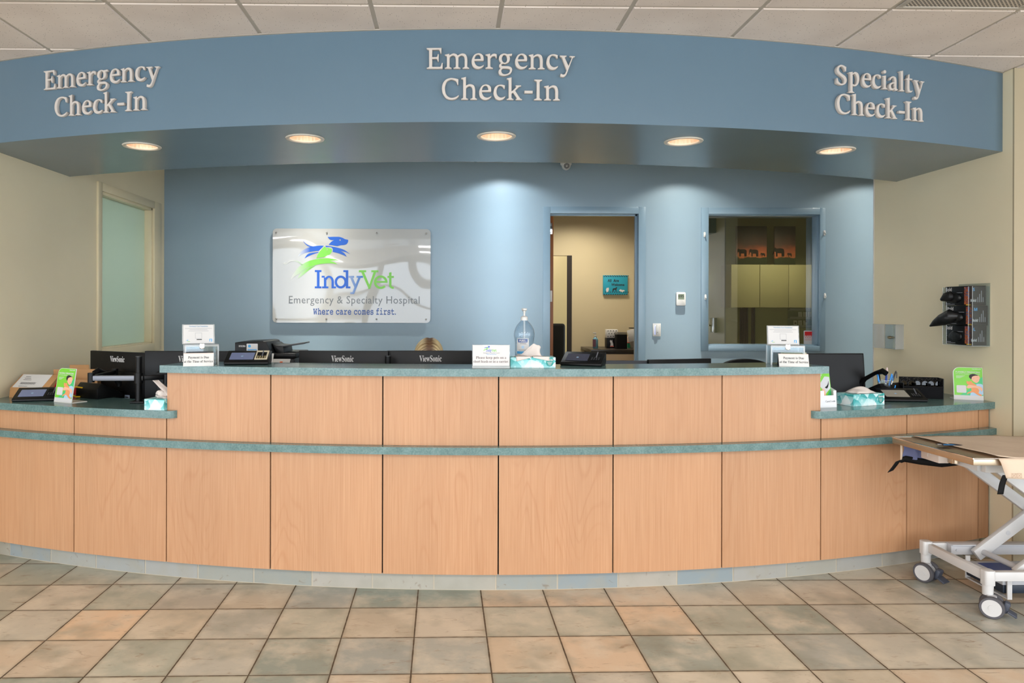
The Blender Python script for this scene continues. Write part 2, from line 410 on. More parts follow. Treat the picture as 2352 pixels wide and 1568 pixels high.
def floor_mat():
    m = bpy.data.materials.new('slate_tile_floor'); m.use_nodes = True; nt = m.node_tree; p = nt.nodes['Principled BSDF']
    tc = nd(nt, 'ShaderNodeTexCoord')
    ty = .0111; T = .3269
    mp = nd(nt, 'ShaderNodeMapping', {'Vector': tc.outputs['Object'], 'Rotation': (0, 0, -ty)})
    off = nd(nt, 'ShaderNodeVectorMath', {0: mp.outputs[0], 1: (2.086, -2.9515, 0)}, operation='ADD')
    sc = nd(nt, 'ShaderNodeVectorMath', {0: off.outputs[0], 1: (1/T, 1/T, 1)}, operation='MULTIPLY')
    cell = nd(nt, 'ShaderNodeVectorMath', {0: sc.outputs[0]}, operation='FLOOR')
    wob = nd(nt, 'ShaderNodeTexNoise', {'Vector': tc.outputs['Object'], 'Scale': 22.0, 'Detail': 3.0})
    fr = nd(nt, 'ShaderNodeVectorMath', {0: sc.outputs[0]}, operation='FRACTION')
    sx = nd(nt, 'ShaderNodeSeparateXYZ', {0: fr.outputs[0]})
    def edge(o): return math_n(nt, 'MINIMUM', o, math_n(nt, 'SUBTRACT', 1.0, o))
    d = math_n(nt, 'MINIMUM', edge(sx.outputs[0]), edge(sx.outputs[1]))
    d2 = math_n(nt, 'ADD', d, math_n(nt, 'MULTIPLY', math_n(nt, 'SUBTRACT', wob.outputs['Fac'], .5), .012))
    grout = nd(nt, 'ShaderNodeMapRange', {0: d2, 1: .006, 2: .0125, 3: 1.0, 4: 0.0}).outputs[0]
    cz = nd(nt, 'ShaderNodeCombineXYZ', {0: nd(nt, 'ShaderNodeSeparateXYZ', {0: cell.outputs[0]}).outputs[0], 1: nd(nt, 'ShaderNodeSeparateXYZ', {0: cell.outputs[0]}).outputs[1]})
    wn = nd(nt, 'ShaderNodeTexWhiteNoise', {0: cz.outputs[0]}, noise_dimensions='3D')
    base = ramp(nt, wn.outputs['Value'], [(0, lin((142, 149, 137))), (.18, lin((172, 171, 153))), (.36, lin((204, 191, 170))), (.5, lin((148, 155, 149))), (.66, lin((222, 190, 156))), (.8, lin((154, 159, 147))), (1, lin((210, 190, 163)))])
    jit = nd(nt, 'ShaderNodeVectorMath', {0: wn.outputs['Color'], 1: (40, 40, 40)}, operation='MULTIPLY')
    uv = nd(nt, 'ShaderNodeVectorMath', {0: off.outputs[0], 1: jit.outputs[0]}, operation='ADD')
    cloud = nd(nt, 'ShaderNodeTexNoise', {'Vector': uv.outputs[0], 'Scale': 5.0, 'Detail': 5.0, 'Roughness': .6})
    base = mix(nt, nd(nt, 'ShaderNodeMapRange', {0: cloud.outputs['Fac'], 1: .45, 2: .78}).outputs[0], base, rgba(lin((214, 201, 179))))
    cl2 = nd(nt, 'ShaderNodeTexNoise', {'Vector': nd(nt, 'ShaderNodeMapping', {'Vector': uv.outputs[0], 'Location': (3, 7, 1)}).outputs[0], 'Scale': 4.5, 'Detail': 5.0})
    base = mix(nt, nd(nt, 'ShaderNodeMapRange', {0: cl2.outputs['Fac'], 1: .5, 2: .78, 4: .75}).outputs[0], base, rgba(lin((122, 124, 108))))
    st = nd(nt, 'ShaderNodeTexNoise', {'Vector': nd(nt, 'ShaderNodeMapping', {'Vector': uv.outputs[0], 'Scale': (9, 26, 1)}).outputs[0], 'Scale': 1.0, 'Detail': 6.0, 'Roughness': .7, 'Distortion': 1.2})
    smask = nd(nt, 'ShaderNodeMapRange', {0: st.outputs['Fac'], 1: .58, 2: .70, 4: .6}).outputs[0]
    base = mix(nt, smask, base, rgba(lin((126, 92, 58))))
    base = mix(nt, nd(nt, 'ShaderNodeMapRange', {0: d2, 1: .016, 2: .06, 3: .3, 4: 0.0}).outputs[0], base, rgba(lin((130, 112, 82))))
    col = mix(nt, grout, base, rgba(lin((84, 66, 46))))
    nt.links.new(col, p.inputs['Base Color'])
    nt.links.new(nd(nt, 'ShaderNodeMapRange', {0: grout, 3: .36, 4: .9}).outputs[0], p.inputs['Roughness'])
    h = math_n(nt, 'ADD', math_n(nt, 'MULTIPLY', grout, -1.0), math_n(nt, 'MULTIPLY', st.outputs['Fac'], .35))
    b = nd(nt, 'ShaderNodeBump', {'Height': h, 'Strength': .5, 'Distance': .004}); nt.links.new(b.outputs[0], p.inputs['Normal'])
    return m
FLOOR = floor_mat()
def toe_mat():
    m = bpy.data.materials.new('slate_skirting_tile'); m.use_nodes = True; nt = m.node_tree; p = nt.nodes['Principled BSDF']
    at = nd(nt, 'ShaderNodeAttribute', attribute_name='tile'); tc = nd(nt, 'ShaderNodeTexCoord')
    base = ramp(nt, at.outputs['Fac'], [(0, lin((138, 142, 136))), (.3, lin((166, 160, 147))), (.5, lin((128, 141, 146))), (.75, lin((172, 162, 148))), (1, lin((142, 147, 143)))])
    a = nd(nt, 'ShaderNodeTexNoise', {'Vector': tc.outputs['Object'], 'Scale': 9.0, 'Detail': 6.0})
    base = mix(nt, nd(nt, 'ShaderNodeMapRange', {0: a.outputs['Fac'], 1: .45, 2: .7, 4: .6}).outputs[0], base, rgba(lin((150, 146, 132))))
    v = nd(nt, 'ShaderNodeTexNoise', {'Vector': tc.outputs['Object'], 'Scale': 16.0, 'Detail': 8.0, 'Distortion': 1.5})
    base = mix(nt, nd(nt, 'ShaderNodeMapRange', {0: v.outputs['Fac'], 1: .64, 2: .72, 4: .5}).outputs[0], base, rgba(lin((112, 92, 70))))
    nt.links.new(base, p.inputs['Base Color']); p.inputs['Roughness'].default_value = .5
    return m
TOE = toe_mat()
def ceil_mat():
    m = bpy.data.materials.new('acoustic_tile'); m.use_nodes = True; nt = m.node_tree; p = nt.nodes['Principled BSDF']
    tc = nd(nt, 'ShaderNodeTexCoord')
    v = nd(nt, 'ShaderNodeTexVoronoi', {'Vector': tc.outputs['Object'], 'Scale': 95.0})
    sp = nd(nt, 'ShaderNodeMapRange', {0: v.outputs['Distance'], 1: .12, 2: .22, 3: 1.0, 4: 0.0}).outputs[0]
    pick = math_n(nt, 'GREATER_THAN', nd(nt, 'ShaderNodeSeparateColor', {0: v.outputs['Color']}).outputs[0], .72)
    f = nd(nt, 'ShaderNodeTexNoise', {'Vector': tc.outputs['Object'], 'Scale': 3.0, 'Detail': 2.0})
    base = ramp(nt, f.outputs['Fac'], [(.3, lin((212, 200, 192))), (.7, lin((224, 213, 205)))])
    nt.links.new(mix(nt, math_n(nt, 'MULTIPLY', sp, pick), base, rgba(lin((96, 84, 72)))), p.inputs['Base Color'])
    p.inputs['Roughness'].default_value = .9; p.inputs['Specular IOR Level'].default_value = .2
    return m
CEILM = ceil_mat()
TBAR = mat('grid_bar', (184, 176, 165), .5)

# ------------------------------------------------------------------ room shell
CEIL = 2.886; XL, XR, YB = -2.75, 3.28, 7.02
GX, GY, TT = -1.5958, 3.388, .6096
mb = MB(); mb.add([(-6.5, -5.4, 0), (7.1, -5.4, 0), (7.1, 10.8, 0), (-6.5, 10.8, 0), (-6.5, -5.4, -.1), (7.1, -5.4, -.1), (7.1, 10.8, -.1), (-6.5, 10.8, -.1)],
                  [(0, 1, 2, 3), (7, 6, 5, 4), (0, 4, 5, 1), (1, 5, 6, 2), (2, 6, 7, 3), (3, 7, 4, 0)])
struct('floor', mb, FLOOR)
mb = MB()
mb.box(-6.5, -5.4, CEIL+.006, 7.1, 10.8, CEIL+.06); mb.m(1)
VENTS = {(6, -1), (-1, -1)}
for i in range(-8, 15):
    for j in range(-15, 7):
        if (i, j) in VENTS: continue
        x, y = GX+i*TT, GY+j*TT
        x0, x1 = max(x+.014, -6.4), min(x+TT-.014, 7.0); y0, y1 = max(y+.014, -5.2), min(y+TT-.014, YB-.01)
        if x1-x0 < .03 or y1-y0 < .03: continue
        mb.add([(x0, y0, CEIL), (x1, y0, CEIL), (x1, y1, CEIL), (x0, y1, CEIL), (x0-.004, y0-.004, CEIL+.007), (x1+.004, y0-.004, CEIL+.007), (x1+.004, y1+.004, CEIL+.007), (x0-.004, y1+.004, CEIL+.007)],
               [(0, 3, 2, 1), (0, 1, 5, 4), (1, 2, 6, 5), (2, 3, 7, 6), (3, 0, 4, 7)])
struct('ceiling', mb, [TBAR, CEILM])

def holed(mb, axis, a0, a1, u0, u1, z0, z1, holes):
    """wall slab with rectangular openings: axis y = slab facing y; holes = (u0, u1, z0, z1) sorted by u"""
    def b(ua, ub, za, zb):
        if ub-ua < 1e-4 or zb-za < 1e-4: return
        if axis == 'y': mb.box(ua, a0, za, ub, a1, zb)
        else: mb.box(a0, ua, za, a1, ub, zb)
    u = u0
    for h in sorted(holes):
        b(u, h[0], z0, z1); b(h[0], h[1], z0, h[2]); b(h[0], h[1], h[3], z1); u = h[1]
    b(u, u1, z0, z1)
H = CEIL+.004
DX0, DX1, DZ = .941, 1.827, 2.412
WX0, WX1, WZ0, WZ1 = 2.478, 3.585, 1.112, 2.408
mb = MB(); holed(mb, 'y', YB, YB+.14, XL-.12, 5.6, 0, H, [(DX0, DX1, 0, DZ), (WX0, WX1, WZ0, WZ1)]); struct('wall_back', mb, BLUE)
LW = (5.743, 6.765, 1.143, 2.40)
mb = MB(); holed(mb, 'x', XL-.12, XL, 4.2, YB, 0, H, [LW]); struct('wall_left', mb, BEIGE)
mb = MB(); mb.box(XR, 4.212, 0, XR+.155, 5.604, H); struct('wall_right', mb, BEIGE)
mb = MB(); mb.box(XR-.003, 5.602, 0, XR+.012, 5.612, H, .002); struct('trim_1', mb, OFFW)
mb = MB(); mb.box(XR, 4.2, 0, 7.0, 4.2119, H); mb.box(XR+.1551, 4.212, 0, 7.0, 4.32, H); struct('wall_lobby_right', mb, LOBBY)  # beige wall end faced in darker paint, offsetting the strong front light
mb = MB(); mb.box(-6.4, 4.2, 0, XL-.12, 4.32, H); struct('wall_lobby_left', mb, LOBBY)
mb = MB(); holed(mb, 'x', -6.5, -6.4, FY-.2, 10.0, 0, H, [(a, b, .12, 2.7) for a, b in WINS]); struct('wall_far_left', mb, LOBBY)
mb = MB(); holed(mb, 'x', 7.0, 7.1, FY-.2, 4.2, 0, H, [(a, b, .12, 2.7) for a, b in WINS if b < 4.1]); struct('wall_far_right', mb, LOBBY)
mb = MB(); mb.box(5.5, 4.32, 0, 5.6, YB, H); struct('wall_corridor', mb, BEIGE)
mb = MB(); holed(mb, 'y', FY-.2, FY, -6.4, 7.0, 0, H, [(a, b, .12, 2.7) for a, b in WIN])
for a, b in WIN: mb.box(a, FY-.12, 1.55, b, FY-.06, 1.63)
struct('wall_front', mb, LOBBY)
# rooms behind the blue wall
mb = MB(); holed(mb, 'y', 9.4, 9.52, .2, 2.475, 0, H, [(.6, 1.56, 0, 2.165)]); struct('wall_office', mb, OFFICE)
mb = MB(); mb.box(-.4, 10.7, 0, 2.9, 10.78, H); struct('wall_office_far', mb, OFFICE)
mb = MB(); mb.box(2.44, YB+.14, 0, 2.475, 9.4, H); struct('wall_divider', mb, OFFICE)
mb = MB(); mb.box(.1, YB+.14, 0, .2, 10.7, H); struct('wall_office_left', mb, OFFICE)
mb = MB(); mb.box(2.475, 9.4, 0, 5.6, 9.52, H); struct('wall_exam', mb, SAGE)
mb = MB(); mb.box(5.5, YB+.14, 0, 5.6, 9.4, H); struct('wall_exam_right', mb, SAGE)
mb = MB(); mb.box(1.50, 9.385, 0, 1.562, 9.40, 2.165); mb.box(1.535, 9.4, 0, 1.562, 9.52, 2.165); struct('trim_2', mb, [mat('dark_jamb', (40, 32, 24), .5)])

# soffit: curved fascia, flat underside with five round openings
FC, FR = (.247, 11.435), 7.762
BC, BR = (.224, 12.223), 7.547
SZ = 2.42
LAMPS = [(-1.802, 4.268), (-.811, 4.050), (.246, 3.972), (1.302, 4.067), (2.273, 4.276)]
def arcpts(c, r, x0, x1, n):
    t0, t1 = math.asin((x0-c[0])/r), math.asin((x1-c[0])/r)
    return [(c[0]+r*sin(t0+(t1-t0)*i/n), c[1]-r*cos(t0+(t1-t0)*i/n)) for i in range(n+1)]
front = arcpts(FC, FR, XL, XR, 72); back = arcpts(BC, BR, XL, XR, 72)
under = curve_mesh([front+back[::-1]]+[circle(x, y, .092, 40) for x, y in LAMPS], 0)
mb = MB(); mb.bm.from_mesh(under); bpy.data.meshes.remove(under)
for v in mb.bm.verts: v.co.z = SZ
for f in list(mb.bm.faces): f.material_index = 0
for pts in (front, back):
    n = len(pts)
    mb.add([(x, y, SZ) for x, y in pts]+[(x, y, CEIL) for x, y in pts], [(i, i+1, n+i+1, n+i) for i in range(n-1)])
bmesh.ops.remove_doubles(mb.bm, verts=mb.bm.verts, dist=.0005)
SOFF = wall_paint('blue_soffit_paint', (93, 116, 132), .24)
struct('ceiling_soffit', mb, SOFF)
# thin white angle where the fascia meets the ceiling
mb = MB(); fr2 = arcpts(FC, FR+.014, XL, XR, 72); n = len(front)
mb.add([(x, y, CEIL-.001) for x, y in front]+[(x, y, CEIL-.001) for x, y in fr2]+[(x, y, CEIL+.004) for x, y in front]+[(x, y, CEIL+.004) for x, y in fr2],
       [(i, i+1, n+i+1, n+i) for i in range(n-1)]+[(n+i, n+i+1, 3*n+i+1, 3*n+i) for i in range(n-1)])
struct('trim_3', mb, TBAR)

# doorway in the blue wall
door = bpy.data.objects.new('door_1', None); C.objects.link(door); door['kind'] = 'structure'
mb = MB()
for x0, x1 in ((DX0-.052, DX0+.016), (DX1-.016, DX1+.054)): mb.box(x0, YB-.012, 0, x1, YB+.15, DZ+.05, .002)
mb.box(DX0+.016, YB-.012, DZ-.016, DX1-.016, YB+.15, DZ+.05, .002)
mb.box(DX1-.034, YB+.05, 0, DX1-.016, YB+.09, DZ-.016); mb.box(DX0+.016, YB+.05, DZ-.03, DX1-.016, YB+.09, DZ-.016)
mb.build('door_frame', BLUE_TRIM, door)
mb = MB(); mb.box(DX0+.018, YB+.10, .01, DX0+.062, YB+.97, DZ-.03, .002); leaf = mb.build('door_leaf', BROWN, door)
for z in (2.26, 1.60):
    mb = MB(); mb.box(DX0+.016, YB+.088, z-.055, DX0+.05, YB+.101, z+.055, .002)
    for k in (-.035, 0, .035): mb.cyl((DX0+.034, YB+.09, z+k), (DX0+.034, YB+.086, z+k), .005, seg=8)
    mb.build('hinge', CHROME if z > 2 else OFFW, door)

# glazed opening in the blue wall
win = bpy.data.objects.new('window_2', None); C.objects.link(win); win['kind'] = 'structure'
mb = MB()
for x0, x1 in ((WX0-.058, WX0+.012), (WX1-.012, WX1+.042)): mb.box(x0, YB-.016, WZ0-.04, x1, YB+.02, WZ1+.052, .003)
mb.box(WX0+.012, YB-.016, WZ1-.012, WX1-.012, YB+.02, WZ1+.052, .003); mb.box(WX0+.012, YB-.016, WZ0-.04, WX1-.012, YB+.02, WZ0+.012, .003)
for x0, x1 in ((WX0, WX0+.02), (WX1-.02, WX1)): mb.box(x0, YB+.02, WZ0, x1, YB+.135, WZ1, .002)
mb.box(WX0, YB+.02, WZ1-.02, WX1, YB+.135, WZ1, .002); mb.box(WX0, YB+.02, WZ0, WX1, YB+.135, WZ0+.024, .002)
mb.build('window_frame', BLUE_TRIM, win)
mb = MB(); mb.add([(WX0+.01, YB+.125, WZ0+.01), (WX1-.01, YB+.125, WZ0+.01), (WX1-.01, YB+.125, WZ1-.01), (WX0+.01, YB+.125, WZ1-.01)], [(0, 1, 2, 3)])
mb.build('window_glass', GLASS, win)

# frosted window in the left wall
win = bpy.data.objects.new('window_1', None); C.objects.link(win); win['kind'] = 'structure'
mb = MB(); y0, y1, z0, z1 = LW
for a, b in ((y0-.05, y0), (y1+.10, y1+.155)): pass
mb.box(XL-.01, y0-.055, z0-.06, XL+.016, y0+.008, z1+.058, .003); mb.box(XL-.01, y1-.008, z0-.06, XL+.016, y1+.157, z1+.058, .003)
mb.box(XL-.01, y0, z1-.008, XL+.016, y1, z1+.058, .003); mb.box(XL-.01, y0, z0-.06, XL+.016, y1, z0+.008, .003)
mb.box(XL-.1, y1-.03, z0, XL-.005, y1, z1, .003); mb.box(XL-.1, y0, z0, XL-.005, y0+.02, z1, .003)
mb.box(XL-.1, y0, z1-.03, XL-.005, y1, z1, .003); mb.box(XL-.1, y0, z0, XL-.005, y1, z0+.02, .003)
mb.build('window_frame', BEIGE_TRIM, win)
def frost_mat():
    m = bpy.data.materials.new('frosted_glass'); m.use_nodes = True; nt = m.node_tree; nt.nodes.clear()
    out = nd(nt, 'ShaderNodeOutputMaterial')
    d = nd(nt, 'ShaderNodeBsdfDiffuse', {'Color': rgba(lin((170, 180, 170)))}); t = nd(nt, 'ShaderNodeBsdfTranslucent', {'Color': rgba(lin((202, 218, 206)))})
    x = nd(nt, 'ShaderNodeMixShader', {0: .45, 1: d.outputs[0], 2: t.outputs[0]})
    g = nd(nt, 'ShaderNodeBsdfGlossy', {'Roughness': .25}); fr = nd(nt, 'ShaderNodeFresnel', {'IOR': 1.45})
    y = nd(nt, 'ShaderNodeMixShader', {0: fr.outputs[0], 1: x.outputs[0], 2: g.outputs[0]}); nt.links.new(y.outputs[0], out.inputs[0])
    return m
mb = MB(); mb.box(XL-.075, y0+.015, z0+.015, XL-.069, y1-.025, z1-.025); mb.build('frosted_pane', frost_mat(), win)

# ------------------------------------------------------------------ reception desk
DC, DR = (.235, 11.55), 7.782
def dth(x, r=DR): return math.degrees(math.asin((x-DC[0])/r))
TL, TRR = dth(XL+.006), dth(XR-.006)
SEAM = [.1+4.43*k for k in range(-5, 6)]
EDGES = [TL]+SEAM+[TRR]
TA, TB = SEAM[2], SEAM[8]
desk = thing('reception_desk', 'long curved reception desk faced with maple panels under a blue soffit', 'reception desk', (0, 0, 0))
mb = MB(); mb.arc(*DC, DR-.14, DR-.012, .1, .73, TL, TRR, 64); mb.arc(*DC, DR-.14, DR-.012, .73, .884, TL, TRR, 64); mb.arc(*DC, DR-.14, DR-.012, .884, 1.131, TA+.06, TB-.06, 40)
mb.build('desk_core', BLACKM, desk)
def panel(t0, t1, z0, z1):
    g = .0035/DR*57.3
    m_ = MB(); m_.arc(*DC, DR-.012, DR, z0, z1, t0+g, t1-g, 8); m_.build('front_panel', WOOD, desk)
for a, b in zip(EDGES[:-1], EDGES[1:]):
    if b-a < .3: continue
    panel(a, b, .1, .7295)
    panel(a, b, .7685, 1.1305 if (a >= TA-.01 and b <= TB+.01) else .8835)
# end faces of the raised part
for t, s in ((TA, 1), (TB, -1)):
    g = .0035/DR*57.3; mb = MB(); mb.arc(*DC, DR-.16, DR-.0125, .924, 1.1305, *sorted((t+s*g, t+s*(g+.09))), 1); mb.build('end_panel', WOOD, desk)
mb = MB(); mb.arc(*DC, DR-.012, DR+.053, .73, .768, TL, TRR, 96); mb.build('ledge', TEAL, desk)
mb = MB(); n = 0
lay = mb.bm.faces.layers.float.new('tile') if False else None
r2 = random.Random(3); tiles = []
t = TL
pitch = .3255/7.73*57.3; first = dth(.235+.005)-13*pitch
ts = [first+k*pitch for k in range(27)]
for k in range(len(ts)-1):
    a, b = max(ts[k], TL)+.03, min(ts[k+1], TRR)-.03
    if b-a < .3: continue
    nf = len(mb.bm.faces); mb.arc(*DC, 7.70, 7.729, .004, .1, a, b, 4); tiles.append((nf, len(mb.bm.faces), r2.random()))
mb.m(1).arc(*DC, 7.69, 7.727, .0, .1, TL, TRR, 64)
toe = mb.build('toe_kick', [TOE, mat('pale_grout', (176, 166, 148), .8)], desk)
at_ = toe.data.attributes.new('tile', 'FLOAT', 'FACE')
for a, b, v in tiles:
    for i in range(a, b): at_.data[i].value = v

def worktop(name, t0, t1, z0, z1, r0, r1, label, nose=0, back=()):
    """nose=+1/-1: the worktop wraps in front of the raised panel beyond t1 (or t0), with a rounded end"""
    n = 60; pts = []
    outer = [(r1, t0+(t1-t0)*i/n) for i in range(n+1)]; inner = [(r0, t1-(t1-t0)*i/n) for i in range(n+1)]
    if nose:
        e = .47; R = .045; er = R/DR*57.3
        q = [(R*sin(rad(90*k/8)), R*(1-cos(rad(90*k/8)))) for k in range(9)]
        tip = [(r1-d, (t1+e-er if nose > 0 else t0-e+er)+nose*a/DR*57.3) for a, d in q]
        base = (DR+.0006, t1+e if nose > 0 else t0-e), (DR+.0006, t1-.04 if nose > 0 else t0+.04)
        if nose > 0: poly = outer[:-1]+tip+[base[0], base[1]]
        else: poly = tip[::-1]+outer[1:]+[None]+[base[1], base[0]]
    else: poly = outer+inner
    pol = lambda q: (DC[0]+q[0]*sin(rad(q[1])), DC[1]-q[0]*cos(rad(q[1])))
    xy = []
    for q in poly: xy += list(back) if q is None else [pol(q)]
    if nose > 0: xy += list(back)
    m_ = MB(); m_.prism(xy, z0, z1)
    o = m_.build(name, TEAL); tag(o, label, 'countertop', 'green laminate worktops'); return o
LOW, TALL = .924, 1.170
worktop('worktop', TA-.05, TB+.05, 1.131, TALL, DR-.27, DR+.053, 'raised teal laminate worktop running along the middle of the desk')
worktop('worktop', TL, TA, .884, LOW, DR-.30, DR+.04, 'low teal worktop with a rounded end, beside the frosted window wall', nose=1, back=[(-1.512, 4.28), (XL+.006, 4.80)])
worktop('worktop', TB, TRR, .884, LOW, DR-.30, DR+.04, 'low teal worktop with a rounded end, running to the wall with the glove holder', nose=-1, back=[(XR-.006, 4.93), (2.015, 4.28)])
# staff side: lower work surface behind the counter
sd = thing('staff_desk', 'dark staff work surface behind the raised counter holding the monitors', 'desk')
mb = MB(); mb.arc(*DC, DR-1.15, DR-.32, .715, .745, TL+.6, TRR-.6, 60); mb.build('desktop', DARKG, sd)
for t in (-20, -10, 0, 10, 20):
    mb = MB(); mb.arc(*DC, DR-1.1, DR-.36, .001, .7148, t-.12, t+.12, 1); mb.build('support_panel', DARKG, sd)
DESKZ = .745

# ------------------------------------------------------------------ fascia lettering (raised serif letters)
G = {}
def glyph(ch, ox, base, *cons): G[ch] = [smooth([((p[0]-ox), (base-p[1]), *p[2:]) for p in c]) for c in cons]
def glyph_up(ch, *cons): G[ch] = [smooth(c) for c in cons]
s = 1
glyph('E', 125, 405, [(125, 110), (337, 110), (333, 188), (322, 187), (308, 142), (299, 135), (208, 135), (205, 140), (205, 240), (264, 240), (276, 232), (284, 200), (298, 197), (296, 305), (285, 305), (273, 270), (262, 264), (205, 264), (205, 372), (212, 379), (318, 379), (326, 370), (341, 325), (355, 322), (352, 405), (127, 405), (127, 392), (155, 383), (161, 375), (159, 145), (154, 137), (125, 125)])
glyph('m', 383, 402, [(383, 205), (450, 190), (447, 212), (480, 195, s), (512, 186, s), (548, 198, s), (566, 216), (602, 195, s), (642, 187, s), (684, 207, s), (703, 265, s), (703, 374), (710, 382), (731, 392), (731, 402), (636, 402), (636, 392), (659, 382), (664, 373), (664, 270), (655, 232, s), (626, 216, s), (597, 224, s), (577, 240), (577, 375), (583, 382), (605, 391), (605, 402), (507, 402), (507, 391), (533, 382), (538, 373), (538, 270), (530, 232, s), (502, 216, s), (472, 226, s), (452, 243), (452, 375), (458, 382), (480, 391), (480, 402), (383, 402), (383, 391), (408, 382), (413, 373), (413, 232), (405, 222), (383, 214)])
glyph('e', 762, 402, [(931, 291), (936, 270), (928, 222, s), (898, 193, s), (856, 184, s), (803, 205, s), (769, 262, s), (762, 310, s), (776, 365, s), (812, 398, s), (855, 407, s), (900, 394, s), (937, 362), (937, 346), (912, 362, s), (875, 372, s), (835, 359, s), (810, 322, s), (803, 291)], [(804, 268), (812, 235, s), (830, 212, s), (856, 204, s), (880, 216, s), (891, 245, s), (891, 265)])
glyph('r', 958, 404, [(958, 205), (1027, 190), (1029, 224), (1052, 200, s), (1085, 190, s), (1121, 200), (1118, 256), (1106, 250), (1096, 230, s), (1074, 226, s), (1048, 238, s), (1030, 262), (1030, 373), (1036, 382), (1066, 392), (1066, 404), (959, 404), (959, 392), (985, 382), (990, 373), (990, 232), (982, 223), (958, 214)])
glyph('g', 1143, 404, [(1338, 190), (1333, 219), (1297, 220), (1308, 258, s), (1292, 308, s), (1245, 335, s), (1206, 334, s), (1189, 342, s), (1184, 354, s), (1196, 364, s), (1230, 366, s), (1285, 368, s), (1326, 385, s), (1338, 422, s), (1316, 470, s), (1265, 498, s), (1210, 505, s), (1160, 490, s), (1143, 452, s), (1152, 420, s), (1174, 398), (1154, 378, s), (1154, 350, s), (1180, 322), (1158, 297, s), (1148, 258, s), (1165, 212, s), (1212, 189, s), (1245, 190, s), (1265, 196)], [(1191, 258, s), (1204, 222, s), (1228, 207, s), (1254, 224, s), (1265, 262, s), (1256, 303, s), (1232, 318, s), (1203, 302, s)], [(1184, 436, s), (1196, 408, s), (1216, 402, s), (1270, 403, s), (1300, 411, s), (1306, 432, s), (1286, 466, s), (1240, 482, s), (1200, 471, s)])
glyph('n', 1572, 411, [(1572, 213), (1640, 198), (1640, 226), (1672, 205, s), (1712, 197, s), (1754, 217, s), (1773, 275, s), (1773, 382), (1780, 390), (1800, 400), (1800, 411), (1702, 411), (1702, 400), (1727, 390), (1732, 381), (1732, 280), (1722, 242, s), (1695, 226, s), (1665, 235, s), (1642, 253), (1642, 381), (1648, 390), (1672, 400), (1672, 411), (1572, 411), (1572, 400), (1597, 390), (1602, 381), (1602, 242), (1595, 232), (1572, 222)])
glyph('c', 1825, 409, [(1988, 205), (1983, 255), (1970, 250), (1952, 223, s), (1917, 212, s), (1885, 230, s), (1868, 290, s), (1880, 345, s), (1920, 376, s), (1960, 372, s), (1993, 357), (1990, 375), (1955, 405, s), (1905, 416, s), (1855, 395, s), (1828, 340, s), (1825, 300, s), (1840, 240, s), (1880, 203, s), (1935, 193, s)])
glyph('y', 2017, 411, [(2017, 212), (2113, 212), (2113, 225), (2091, 234), (2088, 243), (2140, 355), (2187, 246), (2184, 236), (2157, 226), (2157, 215), (2233, 217), (2233, 228), (2208, 240), (2200, 251), (2125, 450, s), (2108, 487, s), (2085, 510, s), (2055, 518, s), (2022, 508), (2027, 470), (2042, 474), (2058, 480, s), (2080, 478, s), (2098, 457, s), (2113, 420), (2048, 246), (2040, 236), (2017, 226)])
glyph('C', 340, 852, [(576, 562), (573, 641), (560, 640), (543, 595, s), (505, 573, s), (465, 568, s), (415, 593, s), (390, 650, s), (385, 705, s), (402, 775, s), (440, 815, s), (490, 825, s), (540, 811, s), (581, 785), (580, 804), (545, 838, s), (480, 855, s), (405, 835, s), (355, 770, s), (340, 695, s), (355, 620, s), (400, 565, s), (465, 544, s), (525, 549, s)])
glyph('h', 613, 852, [(613, 545), (683, 528), (683, 652), (712, 636, s), (750, 632, s), (795, 652, s), (813, 710, s), (813, 822), (820, 832), (840, 842), (840, 852), (743, 852), (743, 842), (768, 832), (774, 822), (774, 715), (765, 680, s), (738, 663, s), (710, 669, s), (684, 690), (684, 822), (690, 832), (713, 842), (713, 852), (613, 852), (613, 842), (636, 832), (641, 822), (641, 572), (634, 562), (613, 553)])
glyph('k', 1258, 855, [(1258, 552), (1328, 535), (1328, 732), (1345, 722), (1393, 673), (1392, 665), (1384, 660), (1384, 648), (1465, 648), (1465, 660), (1440, 668), (1428, 676), (1378, 724), (1445, 825), (1455, 838), (1477, 845), (1477, 856), (1388, 856), (1388, 843), (1400, 838), (1402, 828), (1350, 755), (1328, 766), (1328, 825), (1335, 836), (1357, 845), (1357, 855), (1258, 855), (1258, 845), (1280, 836), (1286, 825), (1286, 580), (1279, 569), (1258, 560)])
glyph('-', 1510, 857, [(1510, 724), (1628, 724), (1628, 762), (1510, 762)])
glyph('I', 1647, 858, [(1650, 566), (1762, 566), (1762, 578), (1735, 590), (1727, 600), (1727, 825), (1735, 836), (1758, 846), (1758, 858), (1647, 858), (1647, 846), (1675, 836), (1683, 825), (1685, 600), (1677, 590), (1650, 578)])
glyph_up('S', [(182, 275), (178, 207), (163, 207), (146, 250, s), (106, 275, s), (66, 263, s), (50, 228, s), (66, 193, s), (112, 163, s), (167, 130, s), (192, 80, s), (176, 28, s), (130, -2, s), (80, -7, s), (10, 15), (8, 95), (24, 95), (43, 45, s), (86, 18, s), (130, 29, s), (146, 65, s), (130, 100, s), (86, 130, s), (30, 165, s), (8, 215, s), (25, 268, s), (76, 299, s), (128, 297, s)])
glyph_up('p', [(0, 198), (70, 215), (70, 190), (95, 208, s), (130, 215, s), (176, 190, s), (195, 120, s), (180, 48, s), (140, 3, s), (105, -5, s), (70, 3), (70, -78), (78, -88), (105, -96), (105, -107), (0, -107), (0, -96), (22, -88), (29, -78), (29, 174), (22, 184), (0, 190)], [(70, 165), (100, 184, s), (130, 175, s), (150, 132, s), (150, 88, s), (135, 40, s), (105, 20, s), (70, 29)])
